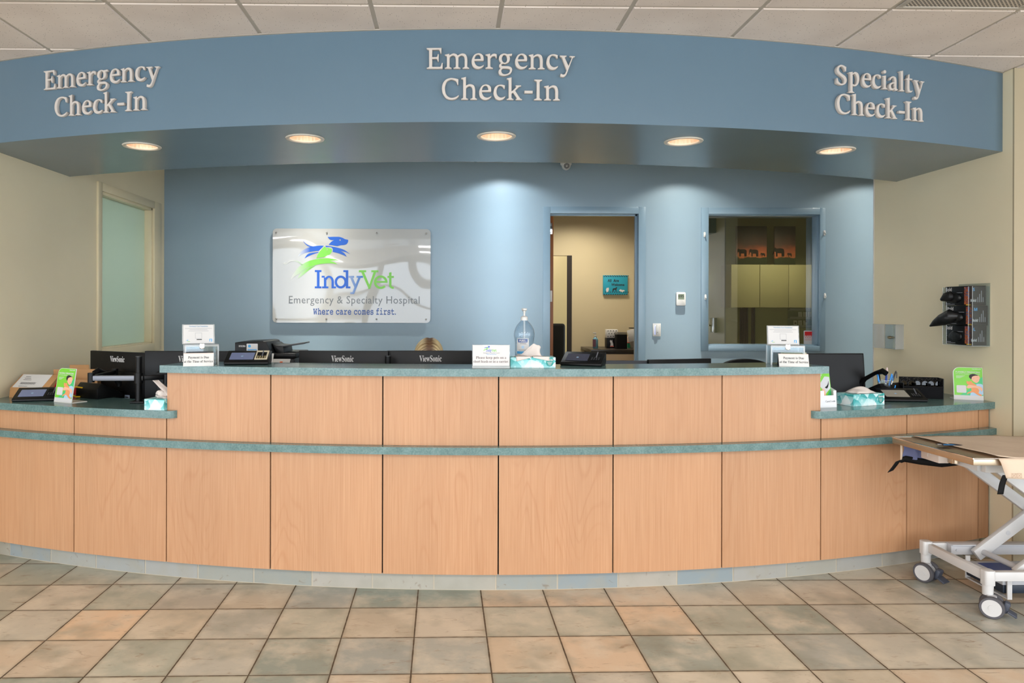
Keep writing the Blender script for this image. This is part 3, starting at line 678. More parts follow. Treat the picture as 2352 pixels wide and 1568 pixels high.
glyph_up('i', [(0, 198), (70, 215), (70, 28), (78, 20), (100, 11), (100, 0), (0, 0), (0, 11), (22, 20), (29, 30), (29, 178), (22, 186), (0, 190)], circle(48, 268, 27, 20))
glyph_up('a', [(12, 150), (14, 182), (48, 207, s), (95, 215, s), (135, 197, s), (148, 150, s), (148, 48), (155, 27, s), (176, 20), (176, 9), (146, -6, s), (120, 0, s), (108, 21), (80, -1, s), (45, -6, s), (10, 15, s), (0, 55, s), (15, 95, s), (60, 118, s), (108, 126), (108, 155, s), (95, 186, s), (70, 188, s), (45, 172, s), (28, 147)], [(108, 104), (70, 95, s), (43, 70, s), (45, 40, s), (65, 25, s), (90, 31, s), (108, 46)])
glyph_up('l', [(0, 305), (70, 322), (70, 28), (78, 20), (100, 11), (100, 0), (0, 0), (0, 11), (22, 20), (29, 30), (29, 286), (22, 295), (0, 300)])
glyph_up('t', [(0, 200), (36, 214), (50, 272), (72, 276), (72, 213), (130, 213), (130, 190), (72, 190), (72, 55, s), (82, 26, s), (106, 22, s), (135, 32), (135, 18), (106, -4, s), (70, -6, s), (40, 8, s), (31, 45, s), (31, 190), (0, 190)])
U = 3.54e-4
GM = {}
def raised_sign(th0, rows, label):
    t0 = rad(th0)
    t = thing('fascia_sign', label, 'sign', (FC[0]+FR*sin(t0), FC[1]-FR*cos(t0), 2.6), th0, 'raised check-in lettering on the curved blue fascia')
    Minv = Matrix.Translation(t.location).to_4x4() @ Matrix.Rotation(t0, 4, 'Z'); Minv.invert()
    for letters, w, z in rows:
        for ch, x in letters:
            if ch not in GM: GM[ch] = curve_mesh([[(p[0]*U, p[1]*U) for p in c] for c in G[ch]], .02, .0018); GM[ch].materials.append(LETTER)
            me = GM[ch]; xs = [v.co.x for v in me.vertices]; c = (min(xs)+max(xs))/2
            th = t0+((x-w/2)*U+c)/FR
            o = bpy.data.objects.new('letter' if ch != '-' else 'hyphen', me); C.objects.link(o); o.parent = t
            M = Matrix.Translation((FC[0]+(FR+.0105)*sin(th), FC[1]-(FR+.0105)*cos(th), z)) @ Matrix.Rotation(th, 4, 'Z') @ Matrix.Translation((-c, 0, 0)) @ Matrix.Rotation(rad(90), 4, 'X')
            o.matrix_local = Minv @ M
def off(s, o): return [(c, x-o) for c, x in s]
EMERG = off([('E', 125), ('m', 383), ('e', 762), ('r', 958), ('g', 1143), ('e', 1378), ('n', 1572), ('c', 1825), ('y', 2017)], 125)
CHECK = off([('C', 340), ('h', 613), ('e', 867), ('c', 1072), ('k', 1258), ('-', 1510), ('I', 1647), ('n', 1790)], 340)
SPEC = [('S', 0), ('p', 228), ('e', 474), ('c', 668), ('i', 858), ('a', 988), ('l', 1196), ('t', 1325), ('y', 1490)]
raised_sign(-16.05, [(EMERG, 2108, 2.683), (CHECK, 1673, 2.527)], 'white raised Emergency Check-In letters on the fascia above the frosted window end')
raised_sign(.01, [(EMERG, 2108, 2.683), (CHECK, 1673, 2.527)], 'white raised Emergency Check-In letters at the middle of the fascia')
raised_sign(15.68, [(SPEC, 1706, 2.683), (CHECK, 1673, 2.527)], 'white raised Specialty Check-In letters on the blue fascia')

# ------------------------------------------------------------------ recessed lamps in the soffit, vents, camera
REFL = mat('champagne_reflector', (226, 200, 178), .3, metal=.45)
RIM = mat('lamp_rim', (214, 206, 192), .35)
LAMPM = mat('warm_lamp', (255, 226, 190), .4, emit=1.0)
LN = ['nearest the frosted window', 'between the frosted window end and the soffit middle', 'under the central lettering', 'above the doorway end, beside the soffit middle', 'under the Specialty lettering']
dl = None
for (x, y), w in zip(LAMPS, LN):
    lab = 'recessed downlight in the blue soffit, '+w
    if dl is None:
        dl = thing('recessed_downlight', lab, 'downlight', (x, y, SZ), 0, 'recessed downlights in the soffit')
        mb = MB(); mb.ring([(.084, .004), (.105, .002), (.107, -.002), (.104, -.0065), (.088, -.0065), (.084, -.002)], 48); mb.build('trim_ring', RIM, dl)
        mb = MB(); P_ = [(.086, -.002), (.082, .03), (.074, .07), (.060, .115), (.05, .125)]
        mb.ring(P_+[(r+.004, z) for r, z in P_[::-1]], 96); 
        for v in mb.bm.verts:
            a = math.atan2(v.co.y, v.co.x); k = 1+.018*cos(a*24); v.co.x *= k; v.co.y *= k
        mb.build('reflector', REFL, dl)
        mb = MB(); mb.lathe([(.0, .085), (.03, .09), (.038, .105), (.04, .128), (.0, .13)], 24); mb.build('lamp', LAMPM, dl)
        mb = MB(); mb.ring([(.001, .16), (.07, .16), (.085, .13), (.0915, .005), (.0925, .005), (.087, .132), (.071, .162), (.001, .162)], 32); mb.build('housing', BLACKM, dl)
    else: copy_thing(dl, (x, y, SZ), 0, lab)
for x, y in LAMPS:
    l = bpy.data.lights.new('soffit_lamp', 'POINT'); l.energy = .15; l.color = (1, .86, .72); l.shadow_soft_size = .02
    o = bpy.data.objects.new('soffit_lamp', l); C.objects.link(o); o.location = (x, y, 2.485)

def mesh_mat():
    m = bpy.data.materials.new('perforated_metal'); m.use_nodes = True; nt = m.node_tree; p = nt.nodes['Principled BSDF']
    tc = nd(nt, 'ShaderNodeTexCoord')
    sc = nd(nt, 'ShaderNodeMapping', {'Vector': tc.outputs['Object'], 'Rotation': (0, 0, rad(45)), 'Scale': (75, 75, 75)})
    fr = nd(nt, 'ShaderNodeVectorMath', {0: sc.outputs[0]}, operation='FRACTION')
    dd = nd(nt, 'ShaderNodeVectorMath', {0: fr.outputs[0], 1: (.5, .5, 0)}, operation='SUBTRACT')
    d2 = nd(nt, 'ShaderNodeVectorMath', {0: dd.outputs[0], 1: (1, 1, 0)}, operation='MULTIPLY')
    ln = nd(nt, 'ShaderNodeVectorMath', {0: d2.outputs[0]}, operation='LENGTH')
    k = math_n(nt, 'LESS_THAN', ln.outputs['Value'], .36)
    nt.links.new(mix(nt, k, rgba(lin((196, 186, 172))), rgba(lin((40, 32, 26)))), p.inputs['Base Color'])
    p.inputs['Roughness'].default_value = .5
    return m
VENTM = mesh_mat()
for (i, j), w in (((6, -1), 'above the right-hand wall end'), ((-1, -1), 'above the frosted window side')):
    x, y = GX+i*TT, GY+j*TT
    t = thing('ceiling_vent', 'perforated metal air vent panel set in the tiled ceiling '+w, 'vent', (x+TT/2, y+TT/2, CEIL), 0, 'air vents in the ceiling')
    h = TT/2-.012
    mb = MB(); mb.box(-h+.02, -h+.02, .0, h-.02, h-.02, .004); mb.build('grille', VENTM, t)
    mb = MB()
    for q in ((-h, -h, h, -h+.022), (-h, h-.022, h, h), (-h, -h+.022, -h+.022, h-.022), (h-.022, -h+.022, h, h-.022)): mb.box(q[0], q[1], -.003, q[2], q[3], .005, .001)
    mb.build('vent_frame', TBAR, t)

p = on_y(1300, 378, 6.9)
t = thing('security_camera', 'white dome security camera on the ceiling above the doorway', 'security camera', (p.x, 6.9, CEIL-.001))
mb = MB(); mb.lathe([(.0, .0), (.052, .0), (.054, -.006), (.052, -.04), (.046, -.046), (.0, -.046)], 32); mb.build('camera_base', WHITE, t)
mb = MB(); mb.ell((0, -.008, -.052), .042, .042, .042, 24); mb.build('camera_ball', WHITE, t)
mb = MB(); mb.at(0, -.044, -.06, rx=105).lathe([(.0, .004), (.024, .004), (.026, .0), (.026, -.006), (.0, -.006)], 24); mb.build('camera_lens', GLOSSB, t)

# ------------------------------------------------------------------ logo board on the blue wall
def lp(px, py): p = on_y(px, py, YB-.03); return p
bTL, bBR = lp(626.5, 524.5), lp(988.5, 741.5)
BW, BH = bBR.x-bTL.x, bTL.z-bBR.z
board = thing('logo_board', 'glossy white hospital logo board with rounded corners on the blue wall', 'sign', ((bTL.x+bBR.x)/2, YB, bBR.z))
BOARD = bpy.data.materials.new('gloss_white_acrylic'); BOARD.use_nodes = True
bp = BOARD.node_tree.nodes['Principled BSDF']; bp.inputs['Base Color'].default_value = rgba(lin((178, 177, 174))); bp.inputs['Roughness'].default_value = .03; bp.inputs['Coat Weight'].default_value = 0
nb = nd(BOARD.node_tree, 'ShaderNodeTexNoise', {'Vector': nd(BOARD.node_tree, 'ShaderNodeTexCoord').outputs['Object'], 'Scale': 1.6, 'Detail': 0.0})
BOARD.node_tree.links.new(nd(BOARD.node_tree, 'ShaderNodeBump', {'Height': nb.outputs['Fac'], 'Strength': .35, 'Distance': .06}).outputs[0], bp.inputs['Normal'])
mb = MB(); mb.prism(rrect(-BW/2, 0, BW/2, BH, .04), -.030, -.022, 'y'); mb.build('board_panel', BOARD, board)
KX, KZ = BW/(2230-150), BH/(1388-140)
def L2(px, py): return ((px-1190)*KX, (1388-py)*KZ)
for px, py in ((196, 195), (861, 197), (1520, 197), (2176, 199), (200, 1336), (858, 1338), (1518, 1338), (2172, 1340)):
    x, z = L2(px, py); mb = MB(); mb.cyl((x, -.0315, z), (x, -.001, z), .005, seg=12); mb.at(x, -.0315, z, rx=90).lathe([(.0, .007), (.006, .0055), (.0085, .002), (.0085, 0), (0, 0)], 16); mb.build('standoff_bolt', SILVER, board)
def fade_mat(name, col, x0, x1):
    m = mat(name, col, .4); nt = m.node_tree; p = nt.nodes['Principled BSDF']
    tc = nd(nt, 'ShaderNodeTexCoord'); sx = nd(nt, 'ShaderNodeSeparateXYZ', {0: tc.outputs['Object']})
    f = nd(nt, 'ShaderNodeMapRange', {0: sx.outputs[0], 1: x0, 2: x1}).outputs[0]
    nt.links.new(mix(nt, f, rgba(lin((206, 208, 204))), rgba(lin(col))), p.inputs['Base Color']); return m
def logo(name, m, *cons, sc=1):
    cs = [smooth([(*L2(*q[:2]), *q[2:]) for q in c]) for c in cons]
    return poly_obj(board, name, cs, m, .0012, 0, -.0308, 0)
s = 1
BFADE = fade_mat('blue_fade_print', (0, 84, 184), L2(470, 0)[0], L2(640, 0)[0]); GFADE = fade_mat('green_fade_print', (116, 194, 66), L2(420, 0)[0], L2(640, 0)[0])
eye = [(1036+10*cos(k*.5236), 290+10*sin(k*.5236)) for k in range(12)]; eye2 = [(866+9*cos(k*.5236), 416+9*sin(k*.5236)) for k in range(12)]
logo('dog_emblem', BRAND_BLUE, [(873, 249), (980, 247, s), (1030, 249, s), (1072, 262, s), (1100, 277, s), (1143, 287), (1140, 318, s), (1118, 346, s), (1082, 356, s), (1045, 359, s), (1000, 371), (940, 361, s), (887, 353), (905, 330, s), (930, 307, s), (957, 293), (912, 288, s), (886, 270, s)], eye)
logo('dog_emblem', BRAND_BLUE, [(538, 285), (585, 338, s), (640, 367, s), (690, 376), (650, 387), (606, 368, s), (568, 332, s)])
logo('dog_emblem', BFADE, [(473, 523), (520, 450, s), (590, 402, s), (680, 376, s), (760, 366, s), (822, 366), (792, 400, s), (758, 434), (690, 441, s), (600, 458, s), (530, 484, s)])
logo('dog_emblem', BRAND_BLUE, [(568, 538), (600, 490, s), (640, 467, s), (757, 449), (748, 460), (690, 477, s), (620, 507, s)])
logo('dog_emblem', BRAND_BLUE, [(845, 365), (920, 374, s), (1010, 393, s), (1090, 420, s), (1170, 476), (1110, 450, s), (1043, 435), (1092, 465, s), (1127, 512), (1060, 481, s), (1000, 461, s), (939, 447), (940, 412, s), (925, 391, s), (898, 383, s), (848, 384)])
logo('cat_emblem', BRAND_GREEN, [(835, 373), (852, 396, s), (880, 394, s), (903, 402, s), (926, 408, s), (928, 440, s), (905, 478, s), (862, 499, s), (838, 512, s), (822, 520), (770, 525, s), (724, 537), (740, 490, s), (778, 430, s)], eye2)
logo('cat_emblem', GFADE, [(383, 824), (420, 742, s), (500, 643, s), (620, 572, s), (750, 541, s), (860, 532, s), (950, 540, s), (1032, 564), (960, 560, s), (903, 568), (960, 585, s), (1002, 611), (930, 601, s), (850, 602, s), (760, 613, s), (660, 642, s), (570, 683, s), (500, 738, s), (440, 775, s)])
logo('cat_emblem', GFADE, [(478, 808), (500, 757, s), (550, 703, s), (640, 655, s), (718, 631), (640, 682, s), (560, 748, s)])
logo('cat_emblem', GFADE, [(291, 604, s), (302, 592, s), (330, 592, s), (375, 565, s), (425, 557, s), (490, 576, s), (546, 617), (536, 628), (485, 590, s), (425, 573, s), (380, 582, s), (335, 614, s), (302, 618, s)])
# slab lettering of the name, drawn as strokes
def bar(x0, y0, x1, y1): return [(x0, y0), (x1, y0), (x1, y1), (x0, y1)]
def ell_pts(cx, cy, rx, ry, a0, a1, n=28): return [(cx+rx*cos(rad(a0+(a1-a0)*k/n)), cy-ry*sin(rad(a0+(a1-a0)*k/n))) for k in range(n+1)]
def ringpart(cx, cy, rx, ry, w, a0, a1): return ell_pts(cx, cy, rx, ry, a0, a1)+ell_pts(cx, cy, rx-w, ry-w*.95, a1, a0)
def strokes(name, m, parts):
    mb = MB()
    for i, c in enumerate(parts): mb.prism([L2(*q) for q in c][::-1], -.0314-.00006*i, -.0303+.00002*i, 'y')
    return mb.build(name, m, board)
strokes('letter', BRAND_BLUE, [bar(705, 690, 793, 716), bar(733, 716, 767, 906), bar(705, 906, 793, 931)])
strokes('letter', BRAND_BLUE, [bar(795, 765, 835, 790), bar(825, 790, 857, 906), bar(800, 906, 884, 931), bar(925, 850, 957, 931), bar(957, 906, 985, 931), ell_pts(892, 850, 65, 86, 0, 150)+ell_pts(892, 850, 33, 60, 150, 0)])
strokes('letter', BRAND_BLUE, [ringpart(1046, 847, 80, 86, 32, 0, 359.9), bar(1112, 690, 1145, 906), bar(1080, 690, 1113, 715), bar(1113, 906, 1174, 931)])
strokes('letter', fade_mat('pale_blue_print', (0, 100, 180), L2(1200, 1400)[0]-.25, L2(1330, 0)[0]), [bar(1150, 765, 1222, 790), bar(1254, 765, 1338, 790), [(1170, 790), (1206, 790), (1254, 905), (1236, 940)], [(1276, 790), (1308, 790), (1222, 1006), (1190, 1006)], bar(1172, 982, 1200, 1006)])
strokes('letter', BRAND_GREEN, [bar(1285, 690, 1381, 716), bar(1449, 690, 1541, 716), [(1316, 716), (1353, 716), (1432, 900), (1415, 937)], [(1478, 716), (1513, 716), (1432, 937), (1405, 937)]])
strokes('letter', BRAND_GREEN, [ell_pts(1573, 848, 90, 90, -48, -360)[::-1]+ell_pts(1573, 848, 57, 62, -360, -48)[::-1] if False else ringpart(1573, 848, 90, 90, 31, 0, 318), bar(1505, 832, 1662, 856)])
strokes('letter', BRAND_GREEN, [bar(1683, 720, 1715, 890), bar(1662, 765, 1746, 790), ell_pts(1735, 885, 52, 50, 180, 270)+ell_pts(1735, 885, 20, 24, 270, 180), bar(1732, 908, 1746, 935), [(1683, 722), (1715, 712), (1715, 722)]])
x, z = L2(1226, 1132); txt(board, 'lettering', 'Emergency & Specialty Hospital', .112*.93, BRAND_GREY, x, -.0308, z, width=(2088-366)*KX, space=1.05)
x, z = L2(1230, 1278); txt_prop(board, 'lettering', 'Where care comes first.', .092, NAVY, x, -.0308, z, (1780-690)*KX)

# ------------------------------------------------------------------ things on the blue wall
def wall_thing(name, label, cat, px, py, group=None):
    p = on_y(px, py, YB); return thing(name, label, cat, (p.x, YB-.0005, p.z), 0, group)
t = wall_thing('thermometer', 'small white digital display with a grey screen on the blue wall', 'thermometer', 1562.5, 702)
mb = MB(); mb.prism(rrect(-.045, 0, .045, .132, .014), -.024, 0, 'y', .004); mb.build('case', WHITE, t)
mb = MB(); mb.rect(-.029, .061, .030, .113, -.0245); mb.build('display', mat('lcd_green', (116, 128, 104), .3), t)
txt(t, 'lettering', '695', .036, mat('lcd_ink', (38, 46, 40), .5), 0, -.0250, .080, 'bold', width=.052)
t = wall_thing('door_bell', 'white rectangular wall plate with an oval push button beside the doorway', 'bell button', 1508, 772)
mb = MB(); mb.box(-.039, -.008, 0, .039, 0, .124, .002); mb.build('wall_plate', WHITE, t)
mb = MB(); mb.prism(rrect(-.016, .018, .020, .112, .018, 8), -.022, -.007, 'y', .004); mb.build('push_button', mat('grey_button', (198, 198, 196), .35), t)
mb = MB(); mb.prism(rrect(-.020, .016, -.0155, .108, .002, 3), -.0095, -.008, 'y'); mb.build('light_strip', mat('violet_led', (170, 180, 255), .4, emit=.8), t)
mb = MB(); mb.prism(ell_pts(0, 0, .0055, .006, 180, 360, 10)+ell_pts(0, 0, .003, .0035, 360, 180, 10), -.0006, 0, 'y'); o = mb.build('logo', PRINTK, t); o.location = (.002, -.0222, .036)
for px, py, w in ((1617, 545, 'upper, on the side of the window facing the door'), (1619, 688, 'lower, on the side of the window facing the door'), (1891.5, 541, 'upper, on the window side nearest the beige wall'), (1892.5, 685, 'lower, on the window side nearest the beige wall')):
    t = wall_thing('adhesive_hook', 'small white adhesive hook, '+w, 'hook', px, py, 'hooks around the interior window')
    t.location.y = YB-.0165
    mb = MB(); mb.prism(rrect(-.010, 0, .010, .05, .008), -.005, 0, 'y', .0015); mb.build('hook_base', WHITE, t)
    mb = MB(); mb.tube([(0, -.004, .034), (0, -.014, .022), (0, -.02, .012), (0, -.024, .014), (0, -.025, .022)], [.005, .005, .0045, .004, .0035], 8); mb.build('hook_arm', WHITE, t)
a, b = on_y(1846, 759, YB+.124), on_y(1870, 791, YB+.124)
t = thing('window_sticker', 'white sticker with a red rounded block in the corner of the glazed opening', 'sticker', ((a.x+b.x)/2, YB+.1235, b.z))
w, h = b.x-a.x, a.z-b.z
mb = MB(); mb.prism(rrect(-w/2, 0, w/2, h, .006), -.0008, 0, 'y'); mb.build('sticker_sheet', PAPER, t)
mb = MB(); mb.flat(rrect(-w*.41, h*.56, w*.41, h*.93, w*.16, 6, (1, 0, 0, 0)), -.0012)
for k in range(4): mb.rect(-w*.38+k*w*.205, h*.495, -w*.26+k*w*.205, h*.53, -.0012)
mb.build('logo_block', RED, t)
txt(t, 'lettering', 'AAHA', h*.2, PAPER, 0, -.0018, h*.53, 'bold', width=w*.8)
txt(t, 'lettering', 'ACCREDITED', h*.05, RED, 0, -.0014, h*.41, width=w*.8); txt(t, 'lettering', 'REFERRAL', h*.07, RED, 0, -.0014, h*.31, width=w*.8)

# ------------------------------------------------------------------ things seen through the doorway and the glazing
p = on_y(1412.5, 677, 9.4); a = on_y(1384.5, 632, 9.39); b = on_y(1440.5, 677, 9.39); w, h = b.x-a.x, a.z-b.z
t = thing('welcome_sign', 'teal All Are Welcome canvas with animal silhouettes on the office wall', 'sign', (p.x, 9.3995, b.z))
TQ = mat('teal_canvas', (30, 150, 176), .6, var=.05)
mb = MB(); mb.box(-w/2, -.03, 0, w/2, 0, h, .003); mb.build('canvas', TQ, t)
txt(t, 'lettering', 'All  Are', .052, PRINTK, -.03, -.0312, h*.66, 'sans', width=w*.46, offset=.02); txt(t, 'lettering', 'Welcome', .046, PRINTK, .03, -.0312, h*.46, 'sans', width=w*.54, offset=.02)
mb = MB()
for k in range(11):
    for z in (.035, .95):
        for dz in (0, .03): mb.flat(circle(-w*.46+k*w*.092+dz*.6, h*z+dz*(.3 if z > .5 else 1)-.004, .0065, 8), -.0308)
mb.build('paw_border', PRINTK, t)
mb = MB(); mb.flat(smooth([(-w*.36, h*.13), (-w*.39, h*.25, 1), (-w*.37, h*.33, 1), (-w*.34, h*.37), (-w*.32, h*.34), (-w*.28, h*.38), (-w*.27, h*.28, 1), (-w*.29, h*.2, 1), (-w*.29, h*.13)]), -.0308)
mb.flat(smooth([(w*.14, h*.22), (w*.2, h*.28, 1), (w*.26, h*.25), (w*.35, h*.24, 1), (w*.38, h*.2), (w*.3, h*.16, 1), (w*.3, h*.13), (w*.2, h*.17)]), -.0308); mb.build('pale_animals', PAPER, t)
mb = MB(); mb.flat([(-w*.12, h*.16), (-w*.12, h*.28), (-w*.09, h*.33), (0, h*.34), (w*.02, h*.39), (w*.07, h*.38), (w*.06, h*.34), (w*.04, h*.32), (w*.03, h*.16), (w*.01, h*.16), (0, h*.26), (-w*.07, h*.26), (-w*.09, h*.16)], -.0308); mb.build('dog_silhouette', PRINTK, t)
# office cabinet
cab = thing('office_cabinet', 'dark-topped storage cabinet with pale doors against the office wall', 'cabinet', (2.15, 8.7, 0))
mb = MB(); mb.box(-.43, .03, 0, .27, .66, .955); mb.build('body', mat('dark_cabinet', (52, 44, 36), .5), cab)
mb = MB(); mb.box(-.47, 0, .955, .283, .69, .99, .004); mb.build('cabinet_top', mat('dark_top', (44, 38, 32), .3), cab)
for x0, x1, hx in ((-.37, .135, .06), (.15, .268, .2)):
    mb = MB(); mb.box(x0, .01, .06, x1, .03, .935, .003); d = mb.build('door', mat('taupe_door', (168, 148, 122), .5), cab)
    mb = MB(); mb.tube([(hx, .012, .80), (hx, -.012, .795), (hx+.012, -.02, .76), (hx+.016, -.012, .70), (hx+.016, .012, .69)], .005, 8); mb.build('handle', CHROME, d)
CT = .99
def on_cab(px, y): p = on_y(px, 798, y); return (p.x, y, CT)
t = thing('hand_gel_bottle', 'small pump bottle of blue hand gel on the office cabinet', 'bottle', on_cab(1367.5, 8.95))
mb = MB(); mb.lathe([(0, 0), (.030, 0), (.033, .006), (.033, .10), (.026, .125), (.014, .135), (.014, .142), (0, .142)], 24); mb.build('bottle_body', mat('blue_gel', (110, 168, 190), .15, trans=.3), t)
mb = MB(); mb.lathe([(.0336, .02), (.0338, .112)], 24); mb.bm.faces.ensure_lookup_table()
bmesh.ops.delete(mb.bm, geom=[f for f in mb.bm.faces if f.calc_center_median().x > -.004 or len(f.verts) > 4], context='FACES'); mb.build('bottle_label', mat('plum_label', (96, 60, 78), .5), t)
mb = MB(); mb.lathe([(0, .142), (.016, .142), (.016, .158), (.006, .16), (.005, .185), (0, .185)], 16); mb.box(-.03, -.008, .183, .010, .008, .196, .003); mb.build('pump', WHITE, t)
t = thing('paw_print_box', 'white box with dark paw prints on the office cabinet', 'box', on_cab(1407.5, 9.0)); t.location.z = CT+.1265
mb = MB(); mb.box(-.075, 0, 0, .065, .1, .105, .003); mb.build('box_body', PAPER, t)
mb = MB()
for k in range(12): mb.flat(circle(-.06+(k % 4)*.034+(k//4 % 2)*.012, .02+(k//4)*.034, .0065, 8), -.0006)
mb.build('paw_print', PRINTK, t)
t = thing('dog_box', 'black box with a small dog picture under the paw print box', 'box', on_cab(1407.5, 9.0))
mb = MB(); mb.box(-.075, 0, 0, .07, .12, .126, .003); mb.build('box_body', BLACK, t)
mb = MB(); mb.flat(smooth([(-.03, .03), (-.028, .06, 1), (-.036, .085, 1), (-.03, .105), (-.02, .09), (-.008, .105), (-.004, .08, 1), (.006, .05, 1), (.006, .03)]), -.0006); mb.m(1).rect(-.034, .018, .012, .03, -.0006); mb.build('dog_picture', [PAPER, mat('coral', (206, 110, 100), .6)], t)
t = thing('speaker', 'tall black speaker with a metal top band on the office cabinet', 'speaker', on_cab(1428.5, 8.82))
mb = MB(); mb.prism(rrect(-.066, 0, .066, .11, .012), 0, .175, 'z'); mb.build('body', BLACKM, t)
mb = MB(); mb.prism(rrect(-.066, 0, .066, .11, .012), .1752, .204, 'z', .003); mb.build('top_band', SILVER, t)
t = thing('paper_stand', 'grey plastic stand of papers at the door edge of the office cabinet', 'paper holder', on_cab(1463, 8.98)); t.location.z += .009
mb = MB(); mb.at(0, 0, 0, ry=-8).box(-.06, 0, 0, .08, .1, .19, .006); mb.build('holder', mat('stone_plastic', (164, 152, 136), .5), t)
mb = MB(); mb.at(0, -.01, 0, ry=-14).box(-.075, -.004, .09, .06, .0, .235, .001); mb.build('papers', PAPER, t)
mb = MB(); mb.box(-.085, -.012, .235, .09, .07, .246, .002); mb.build('cover', BLACK, t)
t = thing('green_box', 'green and white carton behind the speaker on the office cabinet', 'box', on_cab(1447, 9.08))
mb = MB(); mb.box(-.03, 0, 0, .035, .08, .06); mb.m(1).box(-.028, 0, .0601, .033, .08, .068).m(2).at(0, 0, .068, ry=-6).box(-.026, 0, .002, .034, .06, .07); mb.build('carton', [mat('carton_green', (20, 120, 84), .5), RED, mat('rosy_paper', (220, 196, 180), .6)], t)
ch = thing('office_chair', 'black high-backed office chair seen in the inner office opening', 'chair', (1.42, 9.95, 0))
mb = MB(); mb.box(-.28, .18, .62, .18, .26, 1.27, .04, 3); mb.build('backrest', BLACKM, ch)
mb = MB(); mb.box(-.26, -.28, .44, .24, .2, .54, .03, 3); mb.build('seat', BLACKM, ch)
mb = MB(); mb.box(-.38, -.2, .90, -.3, .1, .93, .01); mb.tube([(-.3, .0, .5), (-.35, -.05, .7), (-.34, -.05, .9)], .018, 10); mb.build('armrest', BLACKM, ch)
mb = MB(); mb.cyl((0, 0, .06), (0, 0, .45), .03)
for k in range(5): mb.tube([(0, 0, .09), (.28*cos(k*1.257), .28*sin(k*1.257), .05)], [.03, .018], 8); mb.ell((.28*cos(k*1.257), .28*sin(k*1.257), .026), .026, .02, .026, 12)
mb.build('base', BLACKM, ch)
# exam room behind the glazing
cab = thing('wall_cabinet', 'row of plain pale cupboards on the wall behind the glazed opening', 'cupboard', (4.3, 9.399, 1.497))
mb = MB(); mb.box(-.80, -.32, 0, 1.1, -.0005, .54); mb.build('body', mat('cupboard_side', (150, 140, 104), .6), cab)
for k in range(5):
    mb = MB(); mb.box(-.795+k*.364, -.337, .002, -.795+k*.364+.359, -.321, .538, .003); mb.build('door', mat('cupboard_door', (172, 160, 122), .55), cab)
def sunset_mat(name, dark):
    m = bpy.data.materials.new(name); m.use_nodes = True; nt = m.node_tree; p = nt.nodes['Principled BSDF']
    tc = nd(nt, 'ShaderNodeTexCoord'); sx = nd(nt, 'ShaderNodeSeparateXYZ', {0: tc.outputs['Object']})
    nz = nd(nt, 'ShaderNodeTexNoise', {'Vector': nd(nt, 'ShaderNodeMapping', {'Vector': tc.outputs['Object'], 'Scale': (6, 1, 22)}).outputs[0], 'Scale': 1.0, 'Detail': 4.0})
    z = math_n(nt, 'ADD', sx.outputs[2], math_n(nt, 'MULTIPLY', math_n(nt, 'SUBTRACT', nz.outputs['Fac'], .5), .22))
    nt.links.new(ramp(nt, z, [(.0, lin((44, 52, 34))), (.085, lin((48, 56, 36))), (.1, lin((190, 104, 62))), (.17, lin((160, 78, 54))), (.25, lin((84, 54, 50))), (.42, lin((36, 34, 38)))]), p.inputs['Base Color'])
    return m
def eleph(x, z, sc, f=1): return smooth([(x+f*a*sc, z+b*sc, *r) for a, b, *r in [(-.5, 0), (-.5, .5, 1), (-.4, .8, 1), (0, .88, 1), (.28, .84, 1), (.45, .95, 1), (.62, .8, 1), (.66, .5, 1), (.72, .2, 1), (.64, .22, 1), (.55, .5, 1), (.4, .45, 1), (.36, 0), (.2, 0), (.2, .35), (-.2, .35), (-.24, 0)]])
for px0, px1, w_, els in ((1692, 1762, 'wider, nearer the door, showing three elephants', [(-.115, .1, .105, -1), (.035, .1, .10, -1), (.145, .1, .05, -1)]), (1780, 1828, 'narrower, showing one elephant and its calf', [(-.07, .1, .12, -1), (.06, .1, .05, -1)])):
    a, b = on_y(px0, 520, 9.06), on_y(px1, 610, 9.06)
    t = thing('sunset_picture', 'framed elephants at sunset standing on the cupboards, '+w_, 'picture', ((a.x+b.x)/2, 9.07, 2.0375), 0, 'sunset pictures above the cupboards')
    w = b.x-a.x
    mb = MB(); mb.box(-w/2, 0, 0, w/2, .025, .48, .002); mb.build('canvas', sunset_mat('sunset_print', 0), t)
    for q in els: mb = MB(); mb.flat(eleph(*q), -.0006); mb.build('elephant_silhouette', BLACKM, t)
a, b = on_y(1682, 683, 9.37), on_y(1738, 702, 9.37)
t = thing('leash_rack', 'dark wooden hook board on the wall behind the glazed opening', 'hook rack', ((a.x+b.x)/2, 9.3995, b.z)); t.location.z = b.z
w, h = b.x-a.x, a.z-b.z
mb = MB(); mb.box(-w/2, -.02, 0, w/2, 0, h, .003); mb.build('board', mat('walnut_board', (58, 38, 30), .5), t)
for x in (-w*.05, w*.33): mb = MB(); mb.tube([(x, -.018, h*.8), (x, -.045, h*.72), (x, -.05, h*.45), (x, -.06, h*.5)], .005, 8); mb.build('hook', SILVER, t)
LX = t.location.x
for x, ww, lab in ((-w*.05, .034, 'thick bundle of navy leads hanging from the dark hook board'), (w*.33, .02, 'single navy lead hanging at the end of the dark hook board')):
    l = thing('leash', lab, 'leash', (LX+x, 9.34, b.z), 0, 'leads on the hook board')
    nl = 3 if ww > .03 else 1
    for k in range(nl):
        xo = (k-(nl-1)/2)*.03
        mb = MB(); mb.tube([(xo*.3, 0, h*.56), (xo-.012, .006, h*.2), (xo-.014, .008, -.5), (xo, .01, -.7), (xo+.014, .008, -.5), (xo+.012, .006, h*.2), (xo*.3+.002, 0, h*.56)], [.006, .013, .013, .012, .013, .013, .006], 8); mb.build('strap', mat('navy_webbing', (22, 24, 62), .8), l)
